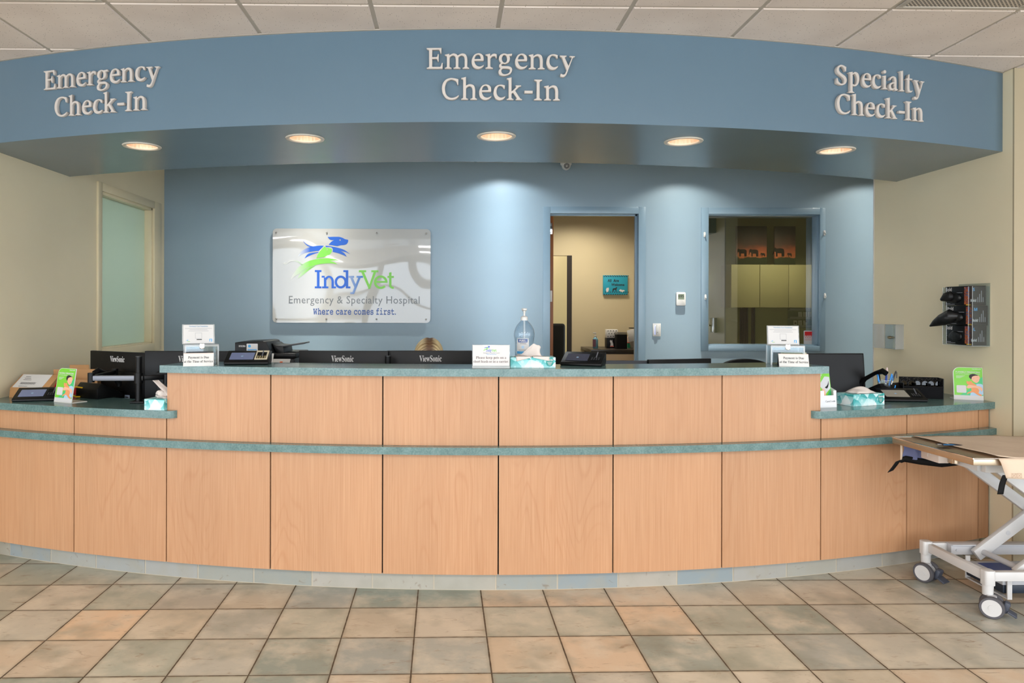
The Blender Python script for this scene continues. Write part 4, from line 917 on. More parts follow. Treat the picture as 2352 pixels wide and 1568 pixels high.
a, b = on_y(1817, 677, 9.3), on_y(1873, 754, 9.3); w, h = b.x-a.x+.3, a.z-b.z
rack = thing('card_rack', 'clear four-tier literature rack on the wall behind the glazed opening', 'card rack', (a.x, 9.3995, b.z))
mb = MB(); mb.box(0, -.006, 0, w, 0, h, .002); mb.build('rack_back', ACRYL, rack)
for k in range(4):
    z = .01+k*h*.255; mb = MB(); mb.box(0, -.07, z, w, -.0065, z+.006); mb.box(0, -.07, z+.0062, w, -.066, z+.03); mb.build('rack_shelf', ACRYLE, rack)
PICD = mat('brown_photo', (92, 62, 44), .6)
rows = [(3, [1830, 1853, 1867], 'with a small dark photo on the top shelf of the clear rack'), (2, [1849, 1860.5, 1871], 'with a small dark photo on the second shelf of the clear rack'), (1, [1839, 1850, 1861, 1871], 'of plain text on the third shelf of the clear rack'), (0, [1828, 1839, 1850.5, 1862, 1872], None)]
low = ['card with a round brown photo on the bottom rack shelf', 'plain pale card on the bottom rack shelf beside the round photo', 'card with a dark corner on the bottom shelf of the clear rack', 'dark green patterned card on the bottom shelf of the clear rack', 'pale card at the window edge of the bottom rack shelf']
proto = {}
for r, xs, lab in rows:
    for i, px in enumerate(xs):
        p = on_y(px, 700, 9.33); z = b.z+.01+r*h*.255+.0065
        t = thing('leaflet_card', 'small white card '+lab if lab else low[i], 'card', (p.x, 9.335, z), 0, ('cards on the top rack shelf', 'cards on the second rack shelf', 'cards on the third rack shelf', 'cards on the bottom rack shelf')[3-r])
        if r == 0 and i == 3: ms = mat('green_card', (70, 110, 84), .6)
        else: ms = PAPER
        mb = MB(); mb.at(rx=-6).box(-.024, 0, 0, .024, .006, .086); mb.build('card', ms, t)
        mb = MB(); mb.at(rx=-6)
        if r >= 2 or (r == 0 and i == 0): mb.flat(circle(0, .05, .013, 12), -.0006)
        elif r == 0 and i == 2: mb.rect(.0, .06, .022, .084, -.0006)
        else:
            for k in range(4): mb.rect(-.016, .018+k*.014, .014, .0215+k*.014, -.0006)
        mb.build('picture' if r != 1 else 'print', PICD if r != 1 else PRINTG, t)

# ------------------------------------------------------------------ right wall fittings
def on_right(y, z): return (XR-.0005, y, z)
t = thing('switch_cover', 'clear hinged guard box over a wall switch on the beige wall', 'switch cover', on_right(5.295, 1.19), -90)   # local x runs toward the viewer, local -y into the room
mb = MB(); mb.box(-.035, -.008, .04, .035, 0, .15, .002); mb.build('switch_plate', mat('ivory_plate', (222, 212, 190), .5), t)
mb = MB()
for q in ((-.065, -.06, 0, -.061, 0, .18), (.061, -.06, 0, .065, 0, .18), (-.061, -.06, 0, .061, 0, .004), (-.061, -.06, .176, .061, 0, .18)): mb.box(*q)
mb.build('guard_box', ACRYLE, t)
mb = MB(); mb.box(-.061, -.0605, .004, .061, -.0575, .176); mb.build('guard_front', ACRYL, t)
mb = MB(); mb.at(-.064, -.062, 0, rz=6).box(-.125, -.004, .0, 0, 0, .18, .001).box(-.125, 0, .0, -.121, .02, .18).box(-.12, 0, .0, 0, .02, .004).box(-.12, 0, .176, 0, .02, .18); mb.build('guard_lid', ACRYLE, t)
mb = MB(); mb.cyl((.005, -.0605, .085), (.005, -.078, .085), .011, .009, 16); mb.cyl((.005, -.005, .085), (.005, -.06, .085), .006, seg=12); mb.build('lock_knob', mat('brass_lock', (170, 150, 120), .3, metal=1), t)

D = thing('glove_dispenser', 'clear acrylic holder of three glove boxes on the beige wall', 'dispenser', on_right(4.52, 1.262), -90)
mb = MB(); mb.box(-.135, -.108, -.006, .135, -.001, -.001); mb.box(-.135, -.004, -.001, .135, 0, .38)
mb.box(-.135, -.108, -.001, -.131, -.004, .36); mb.box(.131, -.108, -.001, .135, -.004, .36); mb.build('holder', ACRYL, D)
mb = MB()
for x0, x1 in ((-.131, -.098), (.098, .131)): mb.box(x0, -.108, -.001, x1, -.105, .36)
mb.build('retaining_strip', ACRYL, D)
mb = MB()
for x in (-.133, -.098, .098, .133): mb.cyl((x, -.108, 0), (x, -.108, .36), .0016, seg=8)
mb.cyl((-.133, -.108, -.004), (.133, -.108, -.004), .002, seg=8); mb.cyl((.133, -.108, -.004), (.133, 0, -.004), .002, seg=8); mb.build('bright_edge', ACRYLE, D)
def burst_mat():
    m = bpy.data.materials.new('colour_burst_print'); m.use_nodes = True; nt = m.node_tree; p = nt.nodes['Principled BSDF']
    tc = nd(nt, 'ShaderNodeTexCoord'); v = nd(nt, 'ShaderNodeTexNoise', {'Vector': tc.outputs['Object'], 'Scale': 36.0, 'Detail': 2.0, 'Distortion': 2.0})
    nt.links.new(ramp(nt, v.outputs['Fac'], [(.3, lin((30, 20, 24))), (.42, lin((150, 40, 30))), (.5, lin((206, 120, 50))), (.56, lin((60, 34, 30))), (.64, lin((60, 90, 170))), (.75, lin((20, 18, 24)))]), p.inputs['Base Color']); p.inputs['Roughness'].default_value = .35
    return m
BURST = burst_mat(); GLOVE = mat('black_nitrile', (10, 10, 11), .45, bump=.4, bscale=30)
for k, (sz, w_, dx) in enumerate((('L', 'marked L, at the bottom', 0), ('M', 'marked M, with a glove trailing out, in the middle', .01), ('S', 'marked S, on top', -.006))):
    t = thing('glove_box', 'glove box '+w_+' of the clear holder', 'glove box', on_right(4.52, 1.262), -90, 'glove boxes in the clear holder')
    t.location.z = 1.263+k*.1215
    mb = MB(); mb.box(-.118+dx, -.098, 0, .118+dx, -.01, .1195, .002); mb.build('carton', BLACK, t)
    mb = MB(); mb.rect(.055+dx, .006, .102+dx, .114, -.0987); mb.m(1).rect(.07+dx, .0, .112+dx, .006, -.0988); mb.build('colour_print', [BURST, YEL], t)
    txt(t, 'lettering', 'Bold', .03, PAPER, -.085+dx, -.0992, .09, 'bold', width=.055); txt(t, 'lettering', sz, .022, PAPER, -.108+dx, -.0992, .05)
    mb = MB(); mb.rect(-.06+dx, .078, .04+dx, .081, -.0990); mb.rect(-.112+dx, .006, -.03+dx, .009, -.0990); mb.rect(-.112+dx, .012, -.07+dx, .0145, -.0990); mb.build('print', PRINTG, t)
    txt(t, 'lettering', 'Bold', .022, PAPER, .1186+dx, -.088, .022, 'bold', width=.034, rx=90, rz=90, ry=0); txt(t, 'lettering', sz, .026, SKYB, .1186+dx, -.085, .088, 'bold', rz=90)
    mb = MB()
    for q in range(4): mb.add([(.1185+dx, -.062+q*.011, .02), (.1185+dx, -.058+q*.011, .02), (.1185+dx, -.058+q*.011, .05+.02*(q % 3)), (.1185+dx, -.062+q*.011, .05+.02*(q % 3))], [(0, 1, 2, 3)])
    mb.build('print', PRINTG, t)
    mb = MB(); T_ = [(-.02, -.1, .052), (-.04, -.118, .058), (-.06, -.135, .05), (-.085, -.15, .035)] if k != 1 else [(.0, -.1, .058), (-.04, -.125, .056), (-.085, -.15, .03), (-.125, -.17, .008), (-.155, -.185, -.012)]
    mb.ell((-.03+dx, -.1, .048), .06, .022 if k else .012, .034, 20)
    if k: mb.tube([(x+dx, y, z) for x, y, z in T_], [.012, .034, .03, .008] if k != 1 else [.015, .044, .038, .022, .004], 14)
    mb.build('glove_tuft', GLOVE, t)

# ------------------------------------------------------------------ things on the counters
def blob_mat():
    m = bpy.data.materials.new('tissue_box_print'); m.use_nodes = True; nt = m.node_tree; p = nt.nodes['Principled BSDF']
    tc = nd(nt, 'ShaderNodeTexCoord')
    v = nd(nt, 'ShaderNodeTexVoronoi', {'Vector': tc.outputs['Object'], 'Scale': 26.0}); v2 = nd(nt, 'ShaderNodeTexVoronoi', {'Vector': nd(nt, 'ShaderNodeMapping', {'Vector': tc.outputs['Object'], 'Location': (.3, .2, .1)}).outputs[0], 'Scale': 40.0})
    sx = nd(nt, 'ShaderNodeSeparateXYZ', {0: tc.outputs['Object']})
    f = math_n(nt, 'ADD', nd(nt, 'ShaderNodeSeparateColor', {0: v.outputs['Color']}).outputs[0], math_n(nt, 'MULTIPLY', math_n(nt, 'SUBTRACT', sx.outputs[2], .03), 9.0))
    c = ramp(nt, f, [(.05, lin((236, 244, 242))), (.3, lin((206, 232, 232))), (.6, lin((150, 208, 208))), (.85, lin((84, 176, 178))), (1, lin((60, 160, 160)))])
    k = math_n(nt, 'LESS_THAN', v2.outputs['Distance'], .33)
    c = mix(nt, math_n(nt, 'MULTIPLY', k, .35), c, rgba(lin((222, 240, 240))))
    nt.links.new(c, p.inputs['Base Color']); p.inputs['Roughness'].default_value = .4; return m
TBOX = blob_mat(); TISS = mat('tissue_paper', (212, 202, 195), .8, var=.02)
def tissue_box(loc, rz, label, w=.236, d=.118, h=.066, badge=True, style=0):
    t = thing('tissue_box', label, 'tissue box', loc, rz)
    mb = MB(); mb.box(-w/2, -d/2, 0, w/2, d/2, h, .0015, 1); mb.build('carton', TBOX, t)
    mb = MB(); mb.prism(circle(0, 0, .07, 28, .026), h+.0002, h+.0008, 'z'); mb.build('opening', PAPER, t)
    if badge:
        mb = MB(); mb.prism(smooth([(w*.29, h*.92), (w*.45, h*.92), (w*.45, h*.42), (w*.43, h*.25, 1), (w*.37, h*.16, 1), (w*.31, h*.25, 1), (w*.29, h*.42)]), -d/2-.0006, -d/2, 'y'); mb.build('badge', TEALP, t)
        txt(t, 'lettering', 'Kleenex', .017, PAPER, w*.37, -d/2-.0009, h*.66, 'bold', width=w*.145)
        mb = MB()
        for k in range(3): mb.rect(w*.315+k*.003, h*(.5-k*.11), w*.425-k*.003, h*(.54-k*.11), -d/2-.0008)
        mb.build('print', PAPER, t)
    mb = MB()
    if style == 0:      # tall plume leaning to the left
        def f(u, v):
            a = (u-.5)*2; tip = v**1.3
            x = .045*a*(1-.75*v)-.085*tip+.02*sin(9*u+3*v)*v*(1-v); y = .02*sin(7*u+4*v)*(1-.6*v)+.012*a*v
            return (y-.05, -(x+.045)-.01, h-.004+.10*v+.012*sin(5*u)*v*(1-v))
        mb.grid(f, 16, 12)
        mb.grid(lambda u, v: (-.06+.018*sin(6*u+3*v)-.005, .03-.075*u-.01*sin(9*v+u), h+.03*v*(.5+sin(3.1*u))), 10, 8)
    elif style == 1:    # peak in the middle and wings flopping over the front
        def f(u, v):
            a = u*2-1
            x = -.035+.06*a*(1-.55*v)+.03*v*v; y = -.01+.02*sin(5*u)*(1-v)
            return (x+.025, y, h-.003+.072*v*(1-.35*a*a)+.006*sin(8*u))
        mb.grid(f, 14, 10)
        mb.grid(lambda u, v: (-.095+.075*u+.01*v, -d/2-.003+max(0, .6-v)*.09, h+.003+.003*sin(4*u)*(v < .6)-.062*max(0, v-.6)*(1-.8*u)), 10, 10)
        mb.grid(lambda u, v: (.0+.085*u, -d/2-.003+max(0, .6-v)*.09, h+.003+.003*sin(5*u)*(v < .6)-.058*max(0, v-.6)*(.2+.8*u)), 10, 10)
    else:               # flat crumpled tissue lying on the box
        mb.grid(lambda u, v: (-.075+.15*u+.006*sin(7*v), -.045+.09*v+.006*sin(9*u), h+.002+.030*sin(math.pi*u)**.6*sin(math.pi*v)**.7+.006*sin(11*u+5*v)*sin(math.pi*u)*sin(math.pi*v)), 22, 14)
    mb.build('tissue', TISS, t, solid=.0008)
    return t
tissue_box((-1.582, 4.075, LOW), 80, 'teal tissue box with a tall plume, tucked against the raised counter end', h=.060, badge=False, style=0)
tissue_box((.428, 3.842, TALL), 0, 'long teal tissue box in front of the large pump bottle', h=.056, style=1)
tissue_box((2.394, 4.222, LOW), 18.6, 'teal tissue box with flat crumpled tissue on the low worktop by the pens', h=.069, style=2)

def terminal(loc, rz, label, scr, golden=False, w=.225):
    t = thing('card_terminal', label, 'payment terminal', loc, rz, 'card payment terminals')
    d = .15
    mb = MB(); mb.prism([(0, .006), (.012, .0), (d-.02, 0), (d, .02), (d, .066), (d-.012, .070), (.004, .018)], -w/2, w/2, 'x', .004); mb.build('body', BLACK, t)
    sl = math.degrees(math.atan2(.052, d-.016)); base = Matrix.Translation((0, .004, .0188)) @ Matrix.Rotation(rad(sl), 4, 'X')
    def top(name, m, c):
        mb = MB(); mb.T = base; mb.prism(c, .0, .0009, 'z'); return mb.build(name, m, t)
    top('screen', scr, rrect(-w*.40, .025, w*.14, .112, .003)); top('keypad_recess', BLACKM, rrect(w*.19, .03, w*.44, .118, .004))
    mb = MB(); mb.T = base
    for k in range(12): mb.box(w*.215+(k % 4)*.0125, .036+(k//4)*.012, .001, w*.215+(k % 4)*.0125+.008, .036+(k//4)*.012+.007, .004, .001, 1)
    mb.build('keys', mat('brass_keys', (150, 136, 96), .4) if golden else DARKG, t)
    mb = MB(); mb.T = base; mb.tube([(w*.33, .06, .006), (w*.34, .105, .016)], .0032, 8); mb.build('stylus', GREYARM, t)
    if golden:
        mb = MB(); mb.T = base
        for q in ((w*.17, .02, w*.46, .03), (w*.17, .118, w*.46, .132), (w*.17, .03, w*.20, .118), (w*.42, .03, w*.46, .118)): mb.box(q[0], q[1], .001, q[2], q[3], .005, .001, 1)
        mb.build('keypad_frame', mat('pale_gold', (214, 204, 176), .3), t)
    mb = MB(); mb.T = base; mb.prism(circle(-w*.13, .066, .007, 12), .001, .0013, 'z'); mb.build('logo', mat('pale_led', (140, 170, 200), .4), t)
    return t
terminal((-2.445, 4.318, LOW), 14, 'black card terminal in front of the cardboard boxes', SCREEN, w=.25)
terminal((-1.108, 3.955, TALL), 6, 'black card terminal with a pale metal keypad in front of the printer', SCREEN, True, w=.235)
terminal((.698, 3.91, TALL), -22, 'black card terminal on the raised counter beside the pump bottle', mat('dim_screen', (70, 74, 92), .2))
terminal((2.735, 4.335, LOW), -8, 'black card terminal with a grey screen below the mesh organizer', SCREEN2, w=.25)

def leaflet_stand(loc, rz, label, w=.163, h=.20):
    t = thing('leaflet_stand', label, 'leaflet stand', loc, rz, 'green financing leaflets in acrylic stands')
    mb = MB(); mb.box(-w/2, .0, 0, w/2, .10, .003); mb.build('foot', mat('milky_acrylic', (226, 222, 214), .3), t)
    tilt = -9; B = Matrix.Rotation(rad(tilt), 4, 'X')
    def pl(name, m, cs, y):
        mb = MB(); mb.T = B
        for c in cs: mb.prism(c, y-.0004, y, 'y')
        return mb.build(name, m, t)
    mb = MB(); mb.T = B; mb.prism(rrect(-w/2, .001, w/2, h, .035, 8, (0, 1, 0, 0)), 0, .004, 'y'); mb.build('stand_plate', mat('milky_plate', (224, 228, 222), .2), t)
    pl('leaflet', LEAF, [rrect(-w*.48, h*.11, w*.49, h*.99, .033, 8, (0, 1, 0, 0))], -.0006)
    pl('leaflet_footer', PAPER, [bar(-w*.48, .003, w*.49, h*.135)], -.0010)
    pl('picture_ground', LEAF2, [smooth([(-w*.3, h*.135), (-w*.1, h*.25, 1), (w*.1, h*.4, 1), (w*.3, h*.6, 1), (w*.49, h*.72), (w*.49, h*.135)])], -.0012)
    def q(pts): return smooth([(x*w, (.135+(z-.135)*.92)*h, *r) for x, z, *r in pts])
    pl('picture_shirt', PALEB, [q([(.28, .52, 1), (.42, .53, 1), (.49, .5), (.49, .2, 1), (.4, .135), (.05, .135), (.1, .3, 1), (.2, .42, 1)])], -.0016)
    pl('picture_cat', CATP, [q([(-.06, .62), (.02, .6, 1), (.1, .62), (.16, .55, 1), (.26, .5, 1), (.3, .4, 1), (.36, .32, 1), (.34, .22, 1), (.44, .17, 1), (.42, .12), (.3, .16, 1), (.16, .24, 1), (0, .2, 1), (-.06, .16), (-.03, .23, 1), (.1, .3, 1), (.06, .45, 1), (-.04, .52, 1)])], -.0020)
    pl('picture_arm', SKIN, [q([(-.06, .4, 1), (.0, .48, 1), (.2, .47, 1), (.4, .44, 1), (.47, .36, 1), (.44, .28, 1), (.36, .36, 1), (.2, .4, 1), (.0, .37, 1)]), q([(.28, .56, 1), (.36, .62, 1), (.38, .68, 1), (.4, .74, 1), (.34, .82, 1), (.22, .81, 1), (.11, .73, 1), (.13, .65, 1), (.2, .59, 1)])], -.0024)
    pl('picture_hair', HAIRP, [q([(.1, .68), (.04, .75, 1), (.07, .83, 1), (.18, .86, 1), (.3, .83, 1), (.35, .80), (.24, .80, 1), (.14, .76, 1), (.12, .70, 1)])], -.0028)
    pl('picture_face_lines', mat('brown_lines', (140, 90, 76), .6), [q([(.17, .72), (.2, .705, 1), (.23, .715), (.2, .7, 1)]), q([(.28, .76), (.31, .745, 1), (.34, .755), (.31, .74, 1)]), q([(.26, .65), (.3, .64, 1), (.34, .66), (.3, .635, 1)])], -.0028)
    pl('code_card', PAPER, [rrect(-w*.40, h*.21, -w*.07, h*.44, .006)], -.0016)
    o = txt(t, 'lettering', 'FLEXIBLE FINANCING', h*.062, PAPER, -w*.0, 0, 0, 'bold', width=w*.82, rx=90+tilt); o.location = B @ Vector((0, -.0016, h*.83))
    o = txt(t, 'lettering', 'for every member of the family', h*.04, PAPER, 0, 0, 0, width=w*.82, rx=90+tilt); o.location = B @ Vector((0, -.0014, h*.785))
    o = txt(t, 'lettering', 'CareCredit', h*.042, PAPER, 0, 0, 0, 'bold', width=w*.3, rx=90+tilt); o.location = B @ Vector((w*.3, -.0014, h*.935))
    pl('print', PAPER, [bar(-w*.4, h*(.73-k*.022), -w*(.1+.05*k), h*(.738-k*.022)) for k in range(4)], -.0012)
    return t
leaflet_stand((-2.262, 4.275, LOW), -29, 'green Flexible Financing leaflet stand in front of the cardboard boxes')
leaflet_stand((3.196, 4.45, LOW), -22, 'green Flexible Financing leaflet stand on the low worktop beside the beige wall', w=.155)

# cardboard parcels by the left wall
def parcel(t, L, Wd, Hh): pass
t = thing('cardboard_box', 'tipped cardboard parcel with a white shipping label by the left wall', 'box', (-2.575, 4.545, LOW), -10)
mb = MB(); sec = [(-.06, 0), (.10, 0), (.075, .125), (.05, .135), (-.05, .06)]
mb.prism([(a, b) for a, b in sec], -.13, .13, 'x', .002, 1); mb.build('carton', CARD, t)
slope = Matrix.Translation((0, -.05, .06)) @ Matrix.Rotation(math.atan2(.075, .10), 4, 'X')
mb = MB(); mb.T = slope; mb.box(-.118, .004, .0004, .085, .122, .0012); mb.build('shipping_label', PAPER, t)
mb = MB(); mb.T = slope
for k in range(30): 
    if k % 3 != 1: mb.box(-.085+k*.0035, .032, .0014, -.085+k*.0035+.0021, .05, .0018)
for k in range(3): mb.box(-.085, .07+k*.014, .0014, -.03-.01*k, .073+k*.014, .0018)
mb.box(-.08, .012, .0014, -.02, .0145, .0018); mb.build('barcode_print', PRINTK, t)
mb = MB(); mb.prism([(-.045, .002), (-.02, .002), (.058, .112), (.05, .125)], .1304, .1312, 'x'); mb.m(1).prism([(-.02, .002), (.02, .002), (.045, .05)], .1304, .1312, 'x'); mb.build('red_tape', [RED, PAPER], t)
t = thing('cardboard_box', 'open brown cardboard box with a red printed band behind the leaflet stand', 'box', (-2.40, 4.655, LOW), 6)
mb = MB(); w, d, h = .30, .09, .155
for q in ((-w/2, 0, 0, w/2, .004, h*.62), (-w/2, d-.004, 0, w/2, d, h), (-w/2, .004, 0, -w/2+.004, d-.004, h*.8), (w/2-.004, .004, 0, w/2, d-.004, h*.72), (-w/2, .004, 0, w/2, d-.004, .004)): mb.box(*q)
mb.at(0, d-.002, h, rx=16).box(-w/2+.1, -.002, .001, w/2-.08, .002, .03); mb.build('carton', CARD, t)
mb = MB(); mb.rect(-.05, .0, w/2-.002, .052, -.0006); mb.build('red_band', RED, t)
txt(t, 'lettering', 'fragile' if False else 'war!', .05, PAPER, .12, -.001, .022, 'bold', width=.05)

# desk telephones
def phone(loc, rz, label, flip=1):
    t = thing('desk_phone', label, 'telephone', loc, rz)
    mb = MB(); mb.prism([(-.09, 0), (.09, 0), (.09, .06), (.06, .095), (-.09, .022)], -.10, .10, 'x', .006); mb.build('phone_base', BLACK, t)
    mb = MB()
    for k in range(12): mb.T = Matrix.Translation((-.03+(k % 3)*.028, -.05+(k//3)*.022, .043+(k//3)*.0108)) @ Matrix.Rotation(rad(26), 4, 'X'); mb.box(-.009, -.006, 0, .009, .006, .006, .002, 1)
    mb.build('keys', DARKG, t)
    mb = MB(); x = .05*flip
    mb.at(x*1.5, .0, .105, rx=30, rz=0)
    mb.tube([(0, -.09, .002), (0, -.08, .022), (0, -.04, .032), (0, .04, .034), (0, .09, .024), (0, .105, .0)], [.015, .019, .013, .012, .019, .016], 14); mb.build('handset', BLACK, t)
    mb = MB(); mb.tube([(x*1.5, -.09, .05)]+[(x*1.5+.008*cos(k*1.2)-.01*flip*k*.35, -.10-.01*sin(k*.25), .04+.009*sin(k*1.2)-.0012*k) for k in range(18)], .0028, 6); mb.build('coiled_cord', BLACK, t)
    return t
p = on_z(214, 915, LOW)
phone((p.x, p.y+.08, LOW), 152, 'black desk phone beside the first monitor at the left wall', -1)

tt = thing('cable', 'yellow cable standing up beside the desk phone by the leaflet stand', 'cable', (-2.305, 4.47, LOW))
mb = MB(); mb.tube([(.05, .06, .004), (.02, .0, .01), (-.006, -.03, .035), (.0, -.03, .06), (.025, -.01, .072), (.06, .03, .06), (.09, .07, .02), (.1, .09, .005)], .0045, 8); mb.build('cable_sheath', YEL, tt)

# monitors
def monitor(loc, rz, label, w=.54, h=.32, tilt=0, logo=True, stickers=False, foot=None, front=False, body=None, group='computer monitors behind the counter'):
    t = thing('monitor', label, 'monitor', loc, rz, group)
    R_ = Matrix.Rotation(rad(-tilt), 4, 'X')
    mb = MB(); mb.T = R_; mb.box(-w/2, -.012, 0, w/2, .014, h, .004)
    if not front: mb.box(-w*.36, -.03, .02, w*.36, -.010, h*.62, .008)
    mb.build('casing', body or BLACK, t)
    mb = MB(); mb.T = R_; y = -.0126 if front else .0146
    mb.box(-w/2+.008, min(y, y*.97), .02, w/2-.008, max(y, y*.97), h-.008); mb.build('screen', BLACK if front else GLOSSB, t)
    if logo:
        o = txt(t, 'lettering', 'ViewSonic', .052*h/.32, PAPER, 0, 0, 0, 'serif', width=.135, rx=90-tilt); o.location = R_ @ Vector((-.005, -.0128, h*.80))
        mb = MB(); mb.T = R_
        for x in (-.05, .05):
            for z in (.065, .165): mb.cyl((x, -.0345, z), (x, -.029, z), .0045, seg=10)
        mb.build('screws', CHROME, t)
    if stickers:
        mb = MB(); mb.rect(-.06, .030, -.022, .058, -.0308); mb.m(1).rect(.09, .03, .135, .056, -.0308); mb.build('label_sticker', [mat('dull_label', (190, 190, 186), .6), mat('dull_blue_label', (130, 142, 160), .6)], t)
        mb = MB()
        for k in range(5): mb.rect(-.056+k*.006, .035, -.053+k*.006, .053, -.0312)
        mb.rect(.095, .038, .125, .046, -.0312); mb.build('print', PRINTK, t)
    if foot is not None:
        mb = MB(); mb.box(-.035, .016, -foot+.012, .035, .034, h*.4, .004) if not front else mb.box(-.035, .016, -foot+.012, .035, .04, h*.4, .004)
        mb.build('stand_neck', BLACK, t)
        mb = MB(); mb.prism(rrect(-.12, -.09, .12, .10, .03), -foot, -foot+.012, 'z', .003); mb.build('stand_base', BLACK, t)
    return t
M1 = monitor((-2.121, 4.693, .872), -28, 'black monitor at the left, showing its whole back behind a grey arm', stickers=True, h=.324)
M2 = monitor((-1.588, 4.475, .888), 0, 'black monitor back half hidden by the clear donation box near the frosted window', h=.326, w=.555)
M3 = monitor((-.645, 4.40, .895), -3, 'black monitor back between the printer and the seated person', h=.327)
M4 = monitor((-.118, 4.43, .895), 3, 'black monitor back in front of the seated person with blond hair', h=.327)
monitor((1.09, 4.62, .83), 0, 'dark blue-grey monitor back below the doorway, behind the card terminal', w=.34, h=.32, logo=False, foot=.085, body=mat('blue_grey_plastic', (46, 52, 62), .5))
monitor((1.47, 4.66, .84), 16, 'black monitor with a slanting top edge between the doorway and a rounded chair', w=.46, h=.318, logo=False, foot=.095)
m = monitor((2.43, 4.62, .88), 3, 'large black monitor with a small blue light beside the brochure holder', w=.46, h=.318, logo=False, tilt=6, foot=.135, front=True)
mb = MB(); mb.ell((.165, -.0150, .02), .004, .002, .004, 10); mb.build('power_light', mat('blue_led', (60, 160, 255), .3, emit=4), m)

def monitor_arm(loc, label, arms, zc, ztop, base):
    t = thing('monitor_mount', label, 'monitor mount', loc)
    mb = MB(); mb.cyl((0, 0, 0), (0, 0, ztop), .0175, seg=20); mb.box(-.04, -.03, 0, .04, .05, .012, .003); mb.build('pole', BLACK, t)
    mb = MB(); mb.cyl((0, 0, ztop), (0, 0, ztop+.004), .0185, seg=20); mb.build('pole_cap', DARKG, t)
    mb = MB(); mb.cyl((0, 0, zc-.03), (0, 0, zc+.03), .024, seg=20); mb.box(-.03, -.012, zc-.014, .03, .012, zc+.014, .003); mb.build('collar', BLACK, t)
    for name, a, b, m_, wd in arms:
        a, b = Vector(a), Vector(b); d = (b-a); L = d.length; mb = MB(); mb.T = Matrix.Translation(a) @ Matrix.Rotation(math.atan2(d.y, d.x), 4, 'Z')
        mb.box(.02, -.012, -wd, L, .012, wd, .005); mb.build(name, m_, t)
        mb = MB(); mb.at(*b).cyl((0, 0, -.028), (0, 0, .028), .019, seg=16); mb.build('arm_joint', BLACK, t)
    return t
monitor_arm((-1.815, 4.262, LOW), 'black monitor arm pole with a grey arm, clamped on the low worktop', [('arm', (0, 0, .145), (-.27, -.01, .148), GREYARM, .0155), ('arm', (-.27, .0, .148), (-.30, .355, .142), BLACK, .013), ('arm', (0, 0, .145), (.13, .08, .132), BLACK, .014), ('arm', (.13, .08, .132), (.22, .150, .12), BLACK, .013)], .145, .268, 0)
monitor_arm((-.372, 4.33, DESKZ), 'short black monitor arm pole standing between two monitor backs', [('arm', (0, 0, .25), (-.27, .035, .25), BLACK, .014), ('arm', (0, 0, .25), (.25, .06, .25), BLACK, .014)], .25, .448, 0)

# printer
PX, PY_ = -1.13, 4.62
t = thing('printer', 'black office printer with a white screen panel behind the counter', 'printer', (PX, PY_, DESKZ))
k = DESKZ
mb = MB(); mb.box(-.18, -.16, .0, .175, .28, .425, .01); mb.box(.0, -.13, .425, .178, .28, .455, .008); mb.build('body', BLACK, t)
mb = MB(); mb.prism([(-.19, .425), (.045, .425), (.0, .525), (-.02, .53), (-.19, .522)], -.15, .2, 'y', .004); mb.prism([(.045, .44), (.09, .44), (.08, .495), (.03, .50), (.01, .515)], -.05, .2, 'y', .004); mb.build('document_feeder', BLACK, t)
mb = MB(); mb.at(.02, .06, .478, ry=-9).box(0, -.08, 0, .19, .1, .009, .003); mb.build('paper_tray', DARKG, t)
mb = MB(); mb.at(-.02, -.205, .365, rx=-32).box(-.082, -.006, 0, .07, .0, .105, .003).m(1).box(-.07, -.0068, .014, .058, -.0058, .09); mb.build('screen_panel', [WHITE, mat('printer_screen', (60, 62, 64), .2)], t)
mb = MB(); mb.at(.09, -.225, .372, rx=-50).box(-.04, -.006, 0, .065, .0, .075, .003).m(1).rect(.005, .03, .022, .05, -.0066).m(2).rect(.0, .018, .017, .03, -.0066); mb.build('key_panel', [WHITE, ORANGE, TEALP], t)
mb = MB(); mb.box(-.16, -.168, .36, -.07, -.16, .368); mb.build('paper_edge', PAPER, t)
mb = MB(); mb.prism(rrect(-.118, .437, -.05, .515, .004), -.1512, -.1502, 'y'); mb.build('notice_sticker', PAPER, t)
mb = MB(); mb.rect(-.112, .475, -.056, .481, -.1517); mb.flat(circle(-.1, .5, .009, 14), -.1517); mb.m(1).rect(-.11, .462, -.088, .466, -.1517).rect(-.08, .462, -.058, .466, -.1517); mb.build('print', [SKYB, PRINTK], t)
txt(t, 'lettering', 'KYOCERA', .016, PAPER, -.145, -.1506, .494, 'bold', width=.04)

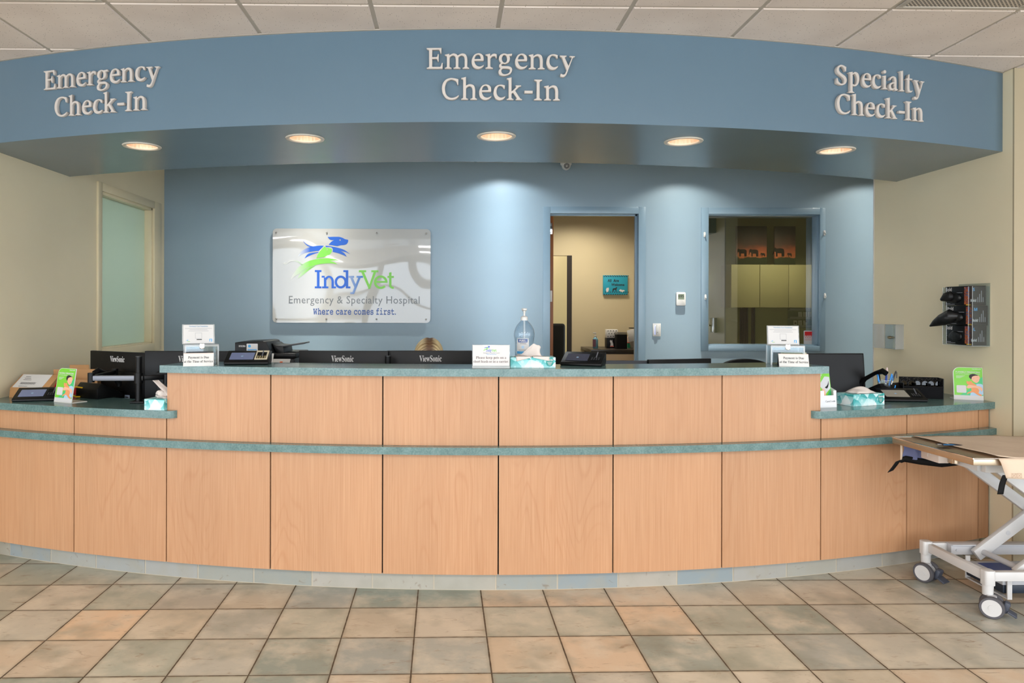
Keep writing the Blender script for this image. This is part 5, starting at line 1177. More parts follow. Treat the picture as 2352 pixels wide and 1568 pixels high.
# clear donation boxes with a framed notice, and the little payment signs
def donation_box(loc, rz, label, money):
    t = thing('donation_box', label, 'donation box', loc, rz, 'clear donation boxes on the raised counter')
    w, d, h = .168, .13, .105
    mb = MB(); e = .004
    for q in ((-w/2, -d/2, 0, w/2, -d/2+e, h), (-w/2, d/2-e, 0, w/2, d/2, h), (-w/2, -d/2+e, 0, -w/2+e, d/2-e, h), (w/2-e, -d/2+e, 0, w/2, d/2-e, h), (-w/2+e, -d/2+e, 0, w/2-e, d/2-e, e)): mb.box(*q)
    mb.build('box_wall', ACRYL, t)
    mb = MB()
    for x in (-w/2, w/2):
        for y in (-d/2, d/2): mb.box(x-.0035, y-.0035, 0, x+.0035, y+.0035, h)
    for y in (-d/2, d/2): mb.box(-w/2, y-.003, h-.006, w/2, y+.003, h)
    mb.build('bright_edge', ACRYLE, t)
    mb = MB(); mb.box(-w/2-.003, -d/2-.003, h+.0005, w/2+.003, d/2+.003, h+.005); mb.build('lid', ACRYLE, t)
    mb = MB(); mb.box(-.012, -d/2-.008, h-.018, .012, -d/2-.004, h+.01, .001); mb.at(0, -d/2-.008, h-.012, rx=90).lathe([(0, .005), (.007, .004), (.008, 0), (0, 0)], 14); mb.build('lock', CHROME, t)
    T_ = Matrix.Translation((-.014, -d/2+.045, h+.006)) @ Matrix.Rotation(rad(-8), 4, 'X'); fw, fh = .168, .108
    mb = MB(); mb.T = T_; mb.box(-fw/2, -.003, 0, fw/2, .003, fh, .002); mb.build('notice_frame', ACRYLE, t)
    mb = MB(); mb.T = T_; mb.box(-fw/2+.006, -.0040, .004, fw/2-.006, -.0032, fh-.004); mb.build('notice', PAPER, t)
    o = txt(t, 'lettering', 'Veterinary Care Foundation', .0105, mat('pale_blue_ink', (110, 150, 180), .6), 0, 0, 0, 'serif', width=.098, rx=82); o.location = T_ @ Vector((0, -.0044, .093))
    mb = MB(); mb.T = T_
    for i, (a, z) in enumerate(((.07, .084), (.046, .078), (.052, .0705))):
        mb.rect(-a, z, a, z+.0016, -.0043)
    mb.build('print', PRINTG, t)
    mb = MB(); mb.T = T_; mb.rect(-.017, .030, .017, .0312, -.0043)
    for q in ((-.017, .060, .017, .0612), (-.017, .0312, -.0158, .060), (.0158, .0312, .017, .060)): mb.rect(*q, -.0043)
    mb.m(1).rect(-.010, .0215, .017, .0265, -.0043); mb.m(2).prism(bar(.056, .012, .070, .027), -.0045, -.0042, 'y'); mb.m(3).flat(smooth([(.059, .012), (.06, .022, 1), (.064, .025, 1), (.066, .018, 1), (.063, .012)]), -.0047)
    mb.m(2).flat(smooth([(-.065, .018), (-.058, .022, 1), (-.052, .024), (-.056, .019, 1)]), -.0043).m(4).rect(-.058, .013, -.044, .015, -.0043)
    mb.build('print_marks', [PRINTG, PRINTK, SKYB, PAPER, BRAND_GREEN], t)
    return t
def banknote(loc, rz, tilt, label, k):
    t = thing('banknote', label, 'banknote', loc, rz, None)
    mb = MB(); mb.at(rx=-tilt); mb.grid(lambda u, v: (-.066+.132*u, .004*sin(3*u), .066*v), 10, 2); mb.build('note', mat('banknote_paper', (206, 206, 180), .7), t, solid=.0006)
    mb = MB(); mb.at(rx=-tilt)
    for q in ((-.058, .006, .058, .010), (-.058, .056, .058, .060), (-.058, .010, -.054, .056), (.054, .010, .058, .056)): mb.add([(q[0], -.0012+.004*sin(3*(q[0]+.066)/.132), q[1]), (q[2], -.0012+.004*sin(3*(q[2]+.066)/.132), q[1]), (q[2], -.0012+.004*sin(3*(q[2]+.066)/.132), q[3]), (q[0], -.0012+.004*sin(3*(q[0]+.066)/.132), q[3])], [(0, 1, 2, 3)])
    mb.flat(circle(0, .033, .016, 18, .021), .0024); mb.build('note_print', mat('banknote_green', (140, 150, 112), .7), t)
    return t
donation_box((-1.372, 4.02, TALL), 23, 'clear donation box with a framed notice, at the frosted window end', 0)
donation_box((1.868, 4.045, TALL), -13, 'clear donation box holding banknotes, in front of the glazed opening', 1)
banknote((1.905, 4.02, TALL+.006), -20, 14, 'pale green banknote leaning upright inside the clear donation box', 0)
banknote((1.94, 4.068, TALL+.006), 34, 24, 'crumpled greyish banknote deeper inside the clear donation box', 1)
def payment_sign(loc, rz, label):
    t = thing('payment_sign', label, 'sign', loc, rz, 'Payment is Due tent signs')
    w, h = .152, .066
    mb = MB(); mb.prism([(-.018, 0), (.026, 0), (.006, h), (.001, h)], -w/2, w/2, 'x'); mb.build('tent', [mat('sign_board', (212, 210, 206), .5)], t)
    mb = MB(); mb.prism([(-.0155, .001), (.0235, .001), (.004, h-.004)], -w/2-.0008, -w/2-.0002, 'x'); mb.build('dark_end', BLACKM, t)
    mb = MB(); mb.prism([(.0005, h-.002), (.0065, h-.002), (.005, h+.002), (.002, h+.002)], -w/2, w/2, 'x'); mb.build('pink_edge', mat('pink_edge', (232, 196, 182), .5), t)
    sl = math.degrees(math.atan2(.019, h))
    for s_, z, ww in (('Payment is Due', .040, .105), ('at the Time of Service', .019, .145)):
        y = -.018+.019*z/h-.0006
        txt(t, 'lettering', s_, .0185, mat('brown_ink', (58, 44, 42), .6) if False else PRINTK, 0, y, z, 'serif', width=ww, rx=90-sl, offset=-.006)
    return t
payment_sign((-1.338, 3.885, TALL), 14, 'white Payment is Due tent sign at the frosted window end of the counter')
payment_sign((1.853, 3.915, TALL), -11, 'white Payment is Due tent sign at the glazed opening end of the counter')

# acrylic leash notice
t = thing('leash_notice', 'upright acrylic notice about keeping pets on a leash beside the tissue box', 'sign', (.208, 3.755, TALL))
w, h = .194, .122
mb = MB(); mb.box(-w/2, -.003, 0, w/2, .004, h, .001); mb.box(-w/2, -.012, 0, w/2, -.003, .012, .002); mb.box(-w/2, .004, 0, w/2, .06, .004); mb.build('holder', ACRYLE, t)
mb = MB(); mb.box(-w/2+.003, -.0042, .014, w/2-.003, -.0032, h-.002); mb.build('notice', PAPER, t)
txt(t, 'lettering', 'Please keep pets on a', .019, mat('brown_ink', (92, 66, 62), .6), 0, -.0047, .050, 'serif', width=.155, offset=-.010)
txt(t, 'lettering', 'short leash or in a carrier.', .019, mat('brown_ink', (92, 66, 62), .6), 0, -.0047, .030, 'serif', width=.182, offset=-.010)
txt(t, 'lettering', 'Indy', .020, BRAND_BLUE, -.012, -.0047, .087, 'slab', width=.028, offset=.01); txt(t, 'lettering', 'Vet', .020, BRAND_GREEN, .016, -.0047, .087, 'slab', width=.026, offset=.01)
txt(t, 'lettering', 'Emergency & Specialty Hospital', .007, PRINTG, .002, -.0047, .078, width=.084); txt(t, 'lettering', 'Where care comes first.', .006, SKYB, .002, -.0047, .0715, width=.052)
mb = MB(); S_ = lambda pts: smooth([(-.026+(a-700)*4.6e-5, .103+(520-b)*4.6e-5, *r) for a, b, *r in pts])
mb.flat(S_([(873, 249), (1030, 249, 1), (1143, 287), (1118, 346, 1), (1000, 371), (887, 353), (957, 293)]), -.0047); mb.flat(S_([(473, 523), (590, 402, 1), (822, 366), (1010, 393, 1), (1170, 476), (939, 447, 1), (758, 434), (600, 458, 1)]), -.0047)
mb.m(1).flat(S_([(835, 390), (926, 408, 1), (905, 478, 1), (822, 520), (724, 537), (778, 430, 1)]), -.0049).flat(S_([(383, 824), (500, 643, 1), (750, 541, 1), (1032, 564), (850, 602, 1), (660, 642, 1), (500, 738, 1)]), -.0047); mb.build('animal_emblem', [BRAND_BLUE, BRAND_GREEN], t)

# pump bottle of sanitizer
p = on_y(1204, 838, 3.985)
t = thing('sanitizer_bottle', 'large clear pump bottle of hand sanitizer behind the tissue box', 'bottle', (p.x, 3.985, TALL))
mb = MB()
prof = [(0, .001), (.046, .001), (.050, .006), (.0495, .03), (.051, .033), (.0495, .036), (.050, .068), (.0515, .071), (.050, .075), (.0505, .125), (.053, .140), (.056, .158), (.0565, .172), (.0545, .186), (.049, .203), (.040, .219), (.029, .232), (.021, .240), (.018, .243), (.018, .247), (0, .247)]
mb.lathe(prof, 40); mb.build('bottle_body', BOTTLE, t)
mb = MB(); mb.lathe([(0, .2445), (.0195, .2445), (.0195, .262), (.014, .266), (.010, .269), (0, .269)], 28); mb.build('cap', WHITE, t)
mb = MB(); mb.lathe([(0, .269), (.0055, .269), (.0055, .286), (.0075, .288), (.0075, .295), (.014, .299), (.0155, .307), (.013, .311), (0, .311)], 24); mb.box(-.010, -.034, .299, .010, 0, .309, .003); mb.build('pump', WHITE, t)
mb = MB(); mb.cyl((0, 0, .02), (0, 0, .243), .006, seg=14); mb.build('dip_tube', mat('tube_white', (226, 230, 232), .4, trans=.3), t)
def wrap(name, m_, x0, x1, z0, z1, r):
    mb = MB(); a0, a1 = math.asin(x0/r), math.asin(x1/r)
    mb.grid(lambda u, v: (r*sin(a0+(a1-a0)*u), -r*cos(a0+(a1-a0)*u), z0+(z1-z0)*v), 12, 1); return mb.build(name, m_, t)
wrap('bottle_label', PAPER, -.043, .020, .012, .150, .0526); wrap('label_band', SKYB, -.042, .010, .064, .078, .0530)
wrap('label_badge', NAVY, -.037, .012, .126, .144, .0530)
txt(t, 'lettering', 'PURELL', .016, PAPER, -.012, -.0540, .1295, 'bold', width=.040)
txt(t, 'lettering', 'ADVANCED', .008, PRINTG, -.012, -.0536, .117, 'bold', width=.034)
wrap('label_print', PRINTG, -.034, .008, .083, .086, .0530); o = wrap('label_circle', PALEB, -.020, -.006, .093, .108, .0530)

# brochure holder, pens, organizer and phone on the right low worktop
p = on_z(1906, 936, LOW)
t = thing('brochure_holder', 'white acrylic holder of green brochures beside the raised counter end', 'brochure holder', (p.x-.012, p.y+.04, LOW), 14)
mb = MB()
mb.prism([(-.035, 0), (.03, 0), (.03, .004), (-.035, .004)], -.055, .055, 'x'); mb.prism([(-.035, 0), (-.032, 0), (-.028, .095), (-.031, .095)], -.055, -.028, 'x'); mb.prism([(-.035, 0), (-.032, 0), (-.028, .095), (-.031, .095)], .036, .055, 'x')
mb.prism([(-.035, 0), (-.032, 0), (-.0295, .068), (-.0325, .068)], -.028, .036, 'x')
for x in (-.055, .052): mb.prism([(-.034, .002), (.03, .002), (.045, .12), (-.029, .095)], x, x+.003, 'x')
mb.prism([(.03, 0), (.033, 0), (.051, .15), (.048, .15)], -.055, .055, 'x'); mb.build('holder', mat('white_acrylic', (228, 230, 232), .25), t)
txt(t, 'lettering', 'CareCredit', .016, PRINTG, .012, -.0355, .030, width=.066)
t2 = thing('brochure', 'green brochure with a grey card picture standing in the white holder', 'brochure', (p.x-.012, p.y+.04, LOW+.005), 14)
TT_ = Matrix.Translation((0, -.012, 0)) @ Matrix.Rotation(rad(-9), 4, 'X')
mb = MB(); mb.T = TT_; mb.box(-.048, .0, 0, .048, .03, .205, .001); mb.build('brochure_pages', PAPER, t2)
mb = MB(); mb.T = TT_; mb.box(-.048, -.0012, .0, .048, -.0002, .205); mb.build('cover', LEAF, t2)
mb = MB(); mb.T = TT_; mb.flat([(-.03, .12), (.012, .168), (.044, .165), (.044, .1), (.01, .07)], -.0018); mb.m(1).flat([(.02, .06), (.046, .1), (.046, .045), (.02, .045)], -.0016); mb.m(2).flat(smooth([(-.03, .045), (-.01, .1, 1), (.0, .085), (.004, .1, 1), (.012, .045)]), -.0022)
mb.m(3).flat(smooth([(.006, .105), (.026, .12, 1), (.036, .145), (.034, .12, 1), (.022, .1, 1)]), -.0022); mb.m(0)
for k in range(3): mb.rect(-.04, .182-k*.009, .0-.006*k, .187-k*.009, -.0016)
mb.build('cover_print', [mat('silver_card', (200, 202, 206), .4), LEAF2, SKIN, BLACK], t2)

p = on_z(2010, 912, LOW)
PEN = Vector((p.x+.04, p.y-.03, LOW))
t = thing('pen_cup', 'clear cup holding pens behind the tissue box', 'pen cup', PEN)
mb = MB(); mb.lathe([(0, .003), (.030, .003), (.037, .11), (.038, .11), (.032, 0), (0, 0)], 28); mb.build('cup', ACRYL, t)
mb = MB(); mb.ring([(.0365, .109), (.0385, .109), (.0385, .112), (.0365, .112)], 28); mb.build('cup_rim', ACRYLE, t)
INKB = mat('pen_blue', (24, 70, 170), .35); INKS = mat('pen_sky', (50, 150, 230), .35); PINK = mat('pen_pink', (232, 206, 200), .5)
for i, (dx, dy, tx, ty, L, m1, m2, lab) in enumerate(((-.024, -.008, -.06, 0, .150, PAPER, INKS, 'white pen with a sky blue cap, outermost in the clear cup'), (-.012, .012, -.03, .02, .160, PAPER, BLACK, 'white pen with a black top in the clear cup'), (-.006, -.02, .0, -.03, .150, PAPER, INKB, 'white pen with a dark blue grip in the clear cup'), (.008, .014, .05, .02, .185, PINK, PINK, 'tall pale pink paw-topped pen in the clear cup'), (.012, -.014, .05, -.03, .150, INKS, INKS, 'bright blue pen in the clear cup'), (.024, .0, .12, 0, .165, WHITE, DARKG, 'grey and white pen leaning over the cup rim'))):
    q = thing('pen', lab, 'pen', PEN+Vector((dx*.55, dy*.55, .0045)), 0, 'pens in the clear cup')
    a, b = Vector((0, 0, 0)), Vector((tx*.45+dx*.35, ty*.45+dy*.3, L)); mid = a.lerp(b, .62)
    mb = MB(); mb.tube([a, a.lerp(b, .1), mid], [.001, .0042, .0045], 10); mb.build('pen_barrel', m1, q)
    mb = MB(); mb.tube([mid, b.lerp(mid, .1), b], [.0048, .0048, .0025], 10); mb.box(b.x-.001, b.y-.008, b.z-.045, b.x+.002, b.y-.004, b.z-.008); mb.build('pen_cap', m2, q)
q = thing('blue_cable', 'thin blue curved cord rising from the tissue box to the pen cup', 'cord', PEN)
mb = MB(); mb.tube([(.045, -.042, .0828), (.03, -.052, .05), (.005, -.055, .022), (-.012, -.05, .006), (-.02, -.046, .003)], .003, 8); mb.build('cord', INKS, q)
ph = phone((2.68, 4.66, LOW-.0), 205, 'black desk phone with a raised handset behind the pen cup', 1)
ph.location = (2.735, 4.60, LOW)

MESHB = bpy.data.materials.new('black_wire_mesh'); MESHB.use_nodes = True
_nt = MESHB.node_tree; _nt.nodes.clear(); _o = nd(_nt, 'ShaderNodeOutputMaterial')
_tc = nd(_nt, 'ShaderNodeTexCoord'); _v = nd(_nt, 'ShaderNodeTexVoronoi', {'Vector': _tc.outputs['Object'], 'Scale': 330.0})
_k = math_n(_nt, 'LESS_THAN', _v.outputs['Distance'], .36)
_x = nd(_nt, 'ShaderNodeMixShader', {0: _k, 1: nd(_nt, 'ShaderNodeBsdfDiffuse', {'Color': (.012, .012, .013, 1)}).outputs[0], 2: nd(_nt, 'ShaderNodeBsdfTransparent').outputs[0]}); _nt.links.new(_x.outputs[0], _o.inputs[0])
p = on_z(2070, 913, LOW)
t = thing('desk_organizer', 'black wire mesh desk organizer behind the card terminal by the beige wall', 'desk organizer', (2.945, 4.50, LOW), -16)
mb = MB(); w, d, h = .22, .09, .125
mb.box(-w/2, d-.003, 0, w/2, d, h); mb.box(-w/2, 0, 0, w/2, .003, h*.6); mb.box(w/2-.003, .003, 0, w/2, d-.003, h); mb.box(-w/2, .003, 0, -w/2+.003, d-.003, h*.75); mb.box(-w/2, .003, 0, w/2, d-.003, .003)
for x in (-.04, .04): mb.box(x, .003, .003, x+.003, d-.003, h*.75)
mb.build('mesh_body', MESHB, t)
mb = MB()
for pts in ([(-w/2, 0, h*.6), (w/2, 0, h*.6)], [(-w/2, d, h), (w/2, d, h)], [(w/2, 0, h), (w/2, d, h)], [(-w/2, 0, h*.75), (-w/2, d, h*.75)], [(w/2, 0, 0), (w/2, 0, h)], [(-w/2, 0, 0), (-w/2, 0, h*.75)], [(w/2, d, 0), (w/2, d, h)]): mb.tube(pts, .0028, 8)
mb.build('wire_rim', BLACK, t)
for i, (x, lab) in enumerate(((-.075, 'dark pair of glasses in the mesh organizer nearest the pens'), (.0, 'dark pair of glasses in the middle of the mesh organizer'), (.075, 'dark pair of glasses at the wall end of the mesh organizer'))):
    q = thing('eyeglasses', lab, 'glasses', t.matrix_basis @ Vector((x, .05, .0035)), -14, 'glasses in the mesh organizer')
    mb = MB()
    for sx_ in (-.021, .021): mb.tube([(sx_+.019*cos(a*.524), -.012, .085+.021*sin(a*.524)) for a in range(13)], .0022, 6)
    mb.tube([(-.003, -.012, .09), (.003, -.012, .09)], .002, 6); mb.build('frame', BLACK, q)
    mb = MB()
    for sx_ in (-.03, .03): mb.tube([(sx_*1.25, -.012, .093), (sx_*1.2, .02, .112-.01*i), (sx_*1.1, .035, .075), (sx_, .035, .01)], .002, 6)
    mb.build('temple', BLACK, q)
    mb = MB()
    for sx_ in (-.021, .021): mb.flat(circle(sx_, .085, .018, 14, .02), -.012)
    mb.build('lenses', clear_mat('dark_lens', (70, 68, 62), 1.0), q)

# rounded chair back behind the counter
ch = thing('desk_chair', 'black chair with a rounded back between two monitors behind the counter', 'chair', (2.295, 5.65, 0))
mb = MB(); mb.prism(smooth([(-.2, .66), (-.24, .85, 1), (-.19, 1.04, 1), (0, 1.092, 1), (.19, 1.04, 1), (.24, .85, 1), (.2, .66)]), -.03, .03, 'y', .012); mb.build('backrest', BLACKM, ch)
mb = MB(); mb.prism(rrect(-.24, -.48, .24, -.035, .08), .44, .52, 'z', .02); mb.build('seat', BLACKM, ch)
mb = MB(); mb.box(-.04, .031, .42, .04, .055, .75); mb.box(-.04, -.2, .41, .04, .055, .438); mb.cyl((0, -.25, .06), (0, -.25, .44), .03)
for k in range(5): mb.tube([(0, -.25, .09), (.28*cos(k*1.257), -.25+.28*sin(k*1.257), .05)], [.03, .018], 8); mb.ell((.28*cos(k*1.257), -.25+.28*sin(k*1.257), .027), .026, .02, .026, 12)
mb.build('base', BLACK, ch)

# ------------------------------------------------------------------ seated person (only the crown shows above the monitors)
PXX, PYY = -.160, 4.86
t = thing('person', 'person with blond hair seated behind the monitors, head bowed', 'person', (PXX, PYY, 0))
cu = bpy.data.meshes.new('body'); 
J = [(0, .24, .56, .15), (0, .22, .72, .135), (0, .19, .88, .15), (0, .14, 1.00, .12), (0, .10, 1.06, .055), (0, .04, 1.12, .065), (0, .0, 1.185, .078),
     (-.17, .15, .985, .06), (-.22, .08, .80, .045), (-.16, -.12, .79, .036), (-.13, -.20, .782, .026), (.17, .15, .985, .06), (.22, .08, .80, .045), (.16, -.12, .79, .036), (.13, -.20, .782, .026),
     (-.10, .18, .55, .085), (-.11, -.18, .56, .065), (-.11, -.16, .30, .05), (-.11, -.15, .09, .035), (-.11, -.26, .045, .032), (.10, .18, .55, .085), (.11, -.18, .56, .065), (.11, -.16, .30, .05), (.11, -.15, .09, .035), (.11, -.26, .045, .032)]
Ed = [(0, 1), (1, 2), (2, 3), (3, 4), (4, 5), (5, 6), (3, 7), (7, 8), (8, 9), (9, 10), (3, 11), (11, 12), (12, 13), (13, 14), (0, 15), (15, 16), (16, 17), (17, 18), (18, 19), (0, 20), (20, 21), (21, 22), (22, 23), (23, 24)]
for hand, sg in ((10, -1), (14, 1)):        # five bent fingers on each hand
    hx, hy, hz = J[hand][:3]
    for dx, L, r in ((-.027, .060, .0085), (-.009, .072, .009), (.009, .068, .009), (.027, .054, .008)):
        k = len(J); J += [(hx+dx, hy-.045, hz+.006, r+.001), (hx+dx*1.15, hy-.045-L*.5, hz+.010, r), (hx+dx*1.2, hy-.045-L, hz-.006, r-.002)]
        Ed += [(hand, k), (k, k+1), (k+1, k+2)]
    k = len(J); J += [(hx-sg*.032, hy-.015, hz, .010), (hx-sg*.048, hy-.05, hz-.004, .008)]; Ed += [(hand, k), (k, k+1)]
cu.from_pydata([j[:3] for j in J], Ed, [])
o = bpy.data.objects.new('body', cu); C.objects.link(o)
md = o.modifiers.new('skin', 'SKIN'); o.modifiers.new('sub', 'SUBSURF').levels = 2
for v, j in zip(cu.skin_vertices[0].data, J): v.radius = (j[3], j[3])
cu.skin_vertices[0].data[0].use_root = True
bpy.context.view_layer.update()
me = bpy.data.meshes.new_from_object(o.evaluated_get(bpy.context.evaluated_depsgraph_get()))
bpy.data.objects.remove(o)
me.materials.clear(); me.materials.append(SKINP); SCRUB = mat('navy_scrubs', (40, 56, 92), .8); me.materials.append(SCRUB); me.materials.append(BLACKM)
for pl in me.polygons:
    c = pl.center; pl.use_smooth = True
    pl.material_index = 0 if c.z > 1.035 or (c.y < -.02 and .7 < c.z < .9 and abs(c.x) > .08) else (2 if c.z < .1 else 1)
o = bpy.data.objects.new('body', me); C.objects.link(o); o.parent = t
# face of the bowed head
mb = MB(); mb.ell((-.03, -.082, 1.165), .010, .006, .006, 10); mb.ell((.03, -.082, 1.165), .010, .006, .006, 10); mb.build('eyes', PAPER, t)
mb = MB(); mb.tube([(0, -.075, 1.172), (0, -.098, 1.142), (0, -.08, 1.132)], [.006, .011, .008], 10); mb.build('nose', SKINP, t)
mb = MB(); mb.tube([(-.022, -.068, 1.108), (0, -.076, 1.106), (.022, -.068, 1.108)], [.003, .006, .003], 8); mb.build('mouth', mat('lips', (190, 110, 100), .5), t)
def hair_mat():
    m = bpy.data.materials.new('blond_hair'); m.use_nodes = True; nt = m.node_tree; p = nt.nodes['Principled BSDF']
    at = nd(nt, 'ShaderNodeAttribute', attribute_name='strand'); rt = nd(nt, 'ShaderNodeAttribute', attribute_name='root')
    nz = nd(nt, 'ShaderNodeTexNoise', {'Vector': nd(nt, 'ShaderNodeCombineXYZ', {0: math_n(nt, 'MULTIPLY', at.outputs['Fac'], 60.0), 1: math_n(nt, 'MULTIPLY', rt.outputs['Fac'], 1.2)}).outputs[0], 'Scale': 1.0, 'Detail': 4.0})
    bl = ramp(nt, nz.outputs['Fac'], [(.3, lin((150, 116, 72))), (.5, lin((214, 188, 136))), (.68, lin((238, 222, 182)))])
    dk = ramp(nt, nz.outputs['Fac'], [(.3, lin((70, 46, 30))), (.7, lin((132, 98, 66)))])
    f = math_n(nt, 'ADD', rt.outputs['Fac'], math_n(nt, 'MULTIPLY', math_n(nt, 'SUBTRACT', nz.outputs['Fac'], .5), .35))
    nt.links.new(mix(nt, nd(nt, 'ShaderNodeMapRange', {0: f, 1: .08, 2: .30}).outputs[0], dk, bl), p.inputs['Base Color']); p.inputs['Roughness'].default_value = .4
    b = nd(nt, 'ShaderNodeBump', {'Height': nz.outputs['Fac'], 'Strength': .5, 'Distance': .006}); nt.links.new(b.outputs[0], p.inputs['Normal'])
    return m
HM = hair_mat()
# each side falls from a parting that runs front to back over the crown; v = front..back, u = root..tip
for sgn in (-1, 1):
    mb = MB(); nu, nv = 22, 40; px = .022
    def f(u, v, sgn=sgn):
        th = rad(-52+150*v)                       # along the parting, over the crown
        yy, zz = .006-.105*cos(th+rad(90)-rad(0)) if False else .0, 0
        cy, cz = -.092*cos(th+rad(38)), .088*sin(th+rad(38))
        root = Vector((px, cy*1.0, 1.198+max(cz, -.02)))
        a = u*rad(108)
        wx = (.104 if sgn < 0 else .088)
        x = px+sgn*(wx+sgn*-px*.0)*sin(min(a, rad(90))) if a < rad(90) else px+sgn*wx*(1+.06*(a-rad(90)))
        drop = .115*(1-cos(a)) if a < rad(90) else .115+.13*(a-rad(90))/rad(18)
        z = root.z-drop*(1 if a < rad(90) else 1)-.006*math.exp(-(u*14)**2)
        return (x+.002*sin(v*55+u*5), root.y*(1-.12*u), z+.0015*sin(v*70))
    mb.grid(f, nu, nv)
    o = mb.build('hair', HM, t)
    sa = o.data.attributes.new('strand', 'FLOAT', 'POINT'); ra = o.data.attributes.new('root', 'FLOAT', 'POINT')
    for i in range(len(o.data.vertices)): ra.data[i].value = (i % (nu+1))/nu; sa.data[i].value = (i//(nu+1))/nv
mb = MB(); mb.ell((.002, .01, 1.18), .082, .088, .095, 24); mb.build('scalp', SKINP, t)
ch = thing('task_chair', 'black task chair under the seated person behind the monitors', 'chair', (PXX, PYY+.22, 0))
mb = MB(); mb.prism(rrect(-.23, -.25, .23, .22, .07), .34, .41, 'z', .02); mb.build('seat', BLACKM, ch)
mb = MB(); mb.prism(rrect(-.2, .5, .2, .9, .08), .225, .27, 'y', .012); mb.build('backrest', BLACKM, ch)
mb = MB(); mb.box(-.03, .18, .3, .03, .224, .7); mb.cyl((0, 0, .06), (0, 0, .35), .03)
for k in range(5): mb.tube([(0, 0, .09), (.28*cos(k*1.257), .28*sin(k*1.257), .05)], [.03, .018], 8); mb.ell((.28*cos(k*1.257), .28*sin(k*1.257), .027), .026, .02, .026, 12)
mb.build('base', BLACK, ch)

# ------------------------------------------------------------------ animal trolley at the right
WMET = mat('white_enamel', (198, 196, 194), .35); WMET2 = mat('pale_plastic', (184, 184, 187), .4)
STEEL = mat('tray_steel', (196, 180, 158), .42, metal=1, var=.05, vscale=3); TYRE = mat('grey_tyre', (78, 76, 80), .6); BRAKE = mat('slate_plastic', (62, 66, 78), .5); NAVYB = mat('navy_housing', (22, 34, 48), .5)
gur = thing('animal_trolley', 'white wheeled scissor-lift trolley with a steel tray top beside the counter end', 'trolley', (3.2, 3.73, 0))
gur_loc = gur.location.copy()
def gp(mb): mb.T = Matrix.Translation(-gur_loc); return mb
XA, XB, YN, YF = 2.618, 3.86, 3.512, 3.956
POSTS = [(XA, YN), (XA-.012, YF), (XB, YN), (XB, YF)]
for x, y in POSTS:
    mb = gp(MB()); mb.prism(rrect(x-.026, y-.026, x+.026, y+.026, .016), .142, .214, 'z', .004)
    mb.cyl((x, y, .095), (x, y, .142), .023, .0245, 20); mb.build('corner_post', WMET, gur)
for name, a in (('end_beam', (XA-.016, YN+.024, .158, XA+.014, YF-.024, .204)), ('long_rail', (XA+.024, YN-.015, .162, XB-.024, YN+.018, .206)), ('long_rail', (XA+.012, YF-.018, .162, XB-.024, YF+.015, .206)), ('end_beam', (XB-.014, YN+.024, .158, XB+.016, YF-.024, .204))):
    mb = gp(MB()); mb.box(*a, .003); mb.build(name, WMET, gur)
mb = gp(MB())
mb.box(XA+.09, YF-.055, .155, XB-.3, YF-.02, .212, .002); mb.box(XA+.085, YF-.075, .209, XB-.295, YF-.018, .214, .001)
for x in (XA+.12, XA+.32, XA+.72): mb.at().T; mb.T = Matrix.Translation(-gur_loc); mb.cyl((x, YF-.056, .18), (x, YF-.06, .18), .006, seg=10)
mb.build('guide_channel', WMET2, gur)
def caster(x, y, ang, lever):
    c = bpy.data.objects.new('caster', None); C.objects.link(c); c.parent = gur; c.location = Vector((x, y, 0))-gur_loc; c.rotation_euler = (0, 0, rad(ang))
    def part(name, m_, f):
        mb = MB(); f(mb); mb.build(name, m_, c)
    for yy, sgn in ((-.031, -1), (.031, 1)):
        part('tyre', TYRE, lambda mb: mb.at(0, yy, .052, rx=90).ring([(.040, -.013), (.049, -.013), (.052, -.008), (.052, .008), (.049, .013), (.040, .013)], 40))
        def hub(mb):
            mb.at(0, yy, .052, rx=90)
            q = [(0, .014), (.014, .014), (.0145, .0125), (.0405, .0125), (.0425, .010), (.0425, -.010), (0, -.010)]
            mb.lathe([(r, z*(-sgn)) for r, z in q], 40)
        part('wheel_disc', WMET, hub)
    part('fork', WMET2, lambda mb: (mb.box(-.02, -.016, .03, .02, .016, .098, .006), mb.cyl((0, 0, .06), (0, 0, .1), .02)))
    if lever:
        part('brake_lever', BRAKE, lambda mb: (mb.at(.058, .012, .045, ry=20).box(-.02, -.022, -.02, .006, .022, .035, .008), mb.at(.07, .012, .034, ry=28).box(-.012, -.028, -.005, .03, .028, .004, .003)))
    return c
caster(XA-.002, YN-.03, -38, True); caster(XA-.02, YF-.02, -62, True); caster(XB, YN, -38, True); caster(XB, YF, -50, True)
# scissor legs
def beam(name, a, b, w, h, m_, cap=True):
    a, b = Vector(a)-gur_loc, Vector(b)-gur_loc; d = b-a; mb = MB()
    mb.T = Matrix.Translation(a) @ Matrix.Rotation(-math.atan2(d.z, d.x), 4, 'Y')
    mb.box(0, -w/2, -h/2, d.length, w/2, h/2, .004); return mb.build(name, m_, gur)
for y in (YN+.07, YF-.09):
    beam('scissor_leg', (2.815, y, .165), (3.53, y, .70), .03, .062, WMET)
    beam('scissor_leg', (3.45, y+.034, .17), (2.75, y+.034, .685), .03, .055, WMET)
mb = gp(MB()); mb.cyl((2.85, YN+.05, .185), (2.85, YF-.07, .185), .015, seg=18)
for y in (YN+.054, YF-.106): mb.cyl((2.98, y, .288), (2.98, y+.004, .288), .012, seg=16)
mb.build('cross_tube', WMET2, gur)
mb = gp(MB())
mb.box(2.59, 3.49, .690, 3.76, 3.525, .735, .004); mb.box(2.57, 3.90, .690, 3.76, 3.93, .735, .004); mb.box(2.575, 3.525, .690, 2.61, 3.90, .735, .004); mb.box(3.72, 3.525, .690, 3.76, 3.90, .735, .004); mb.build('top_frame', WMET, gur)
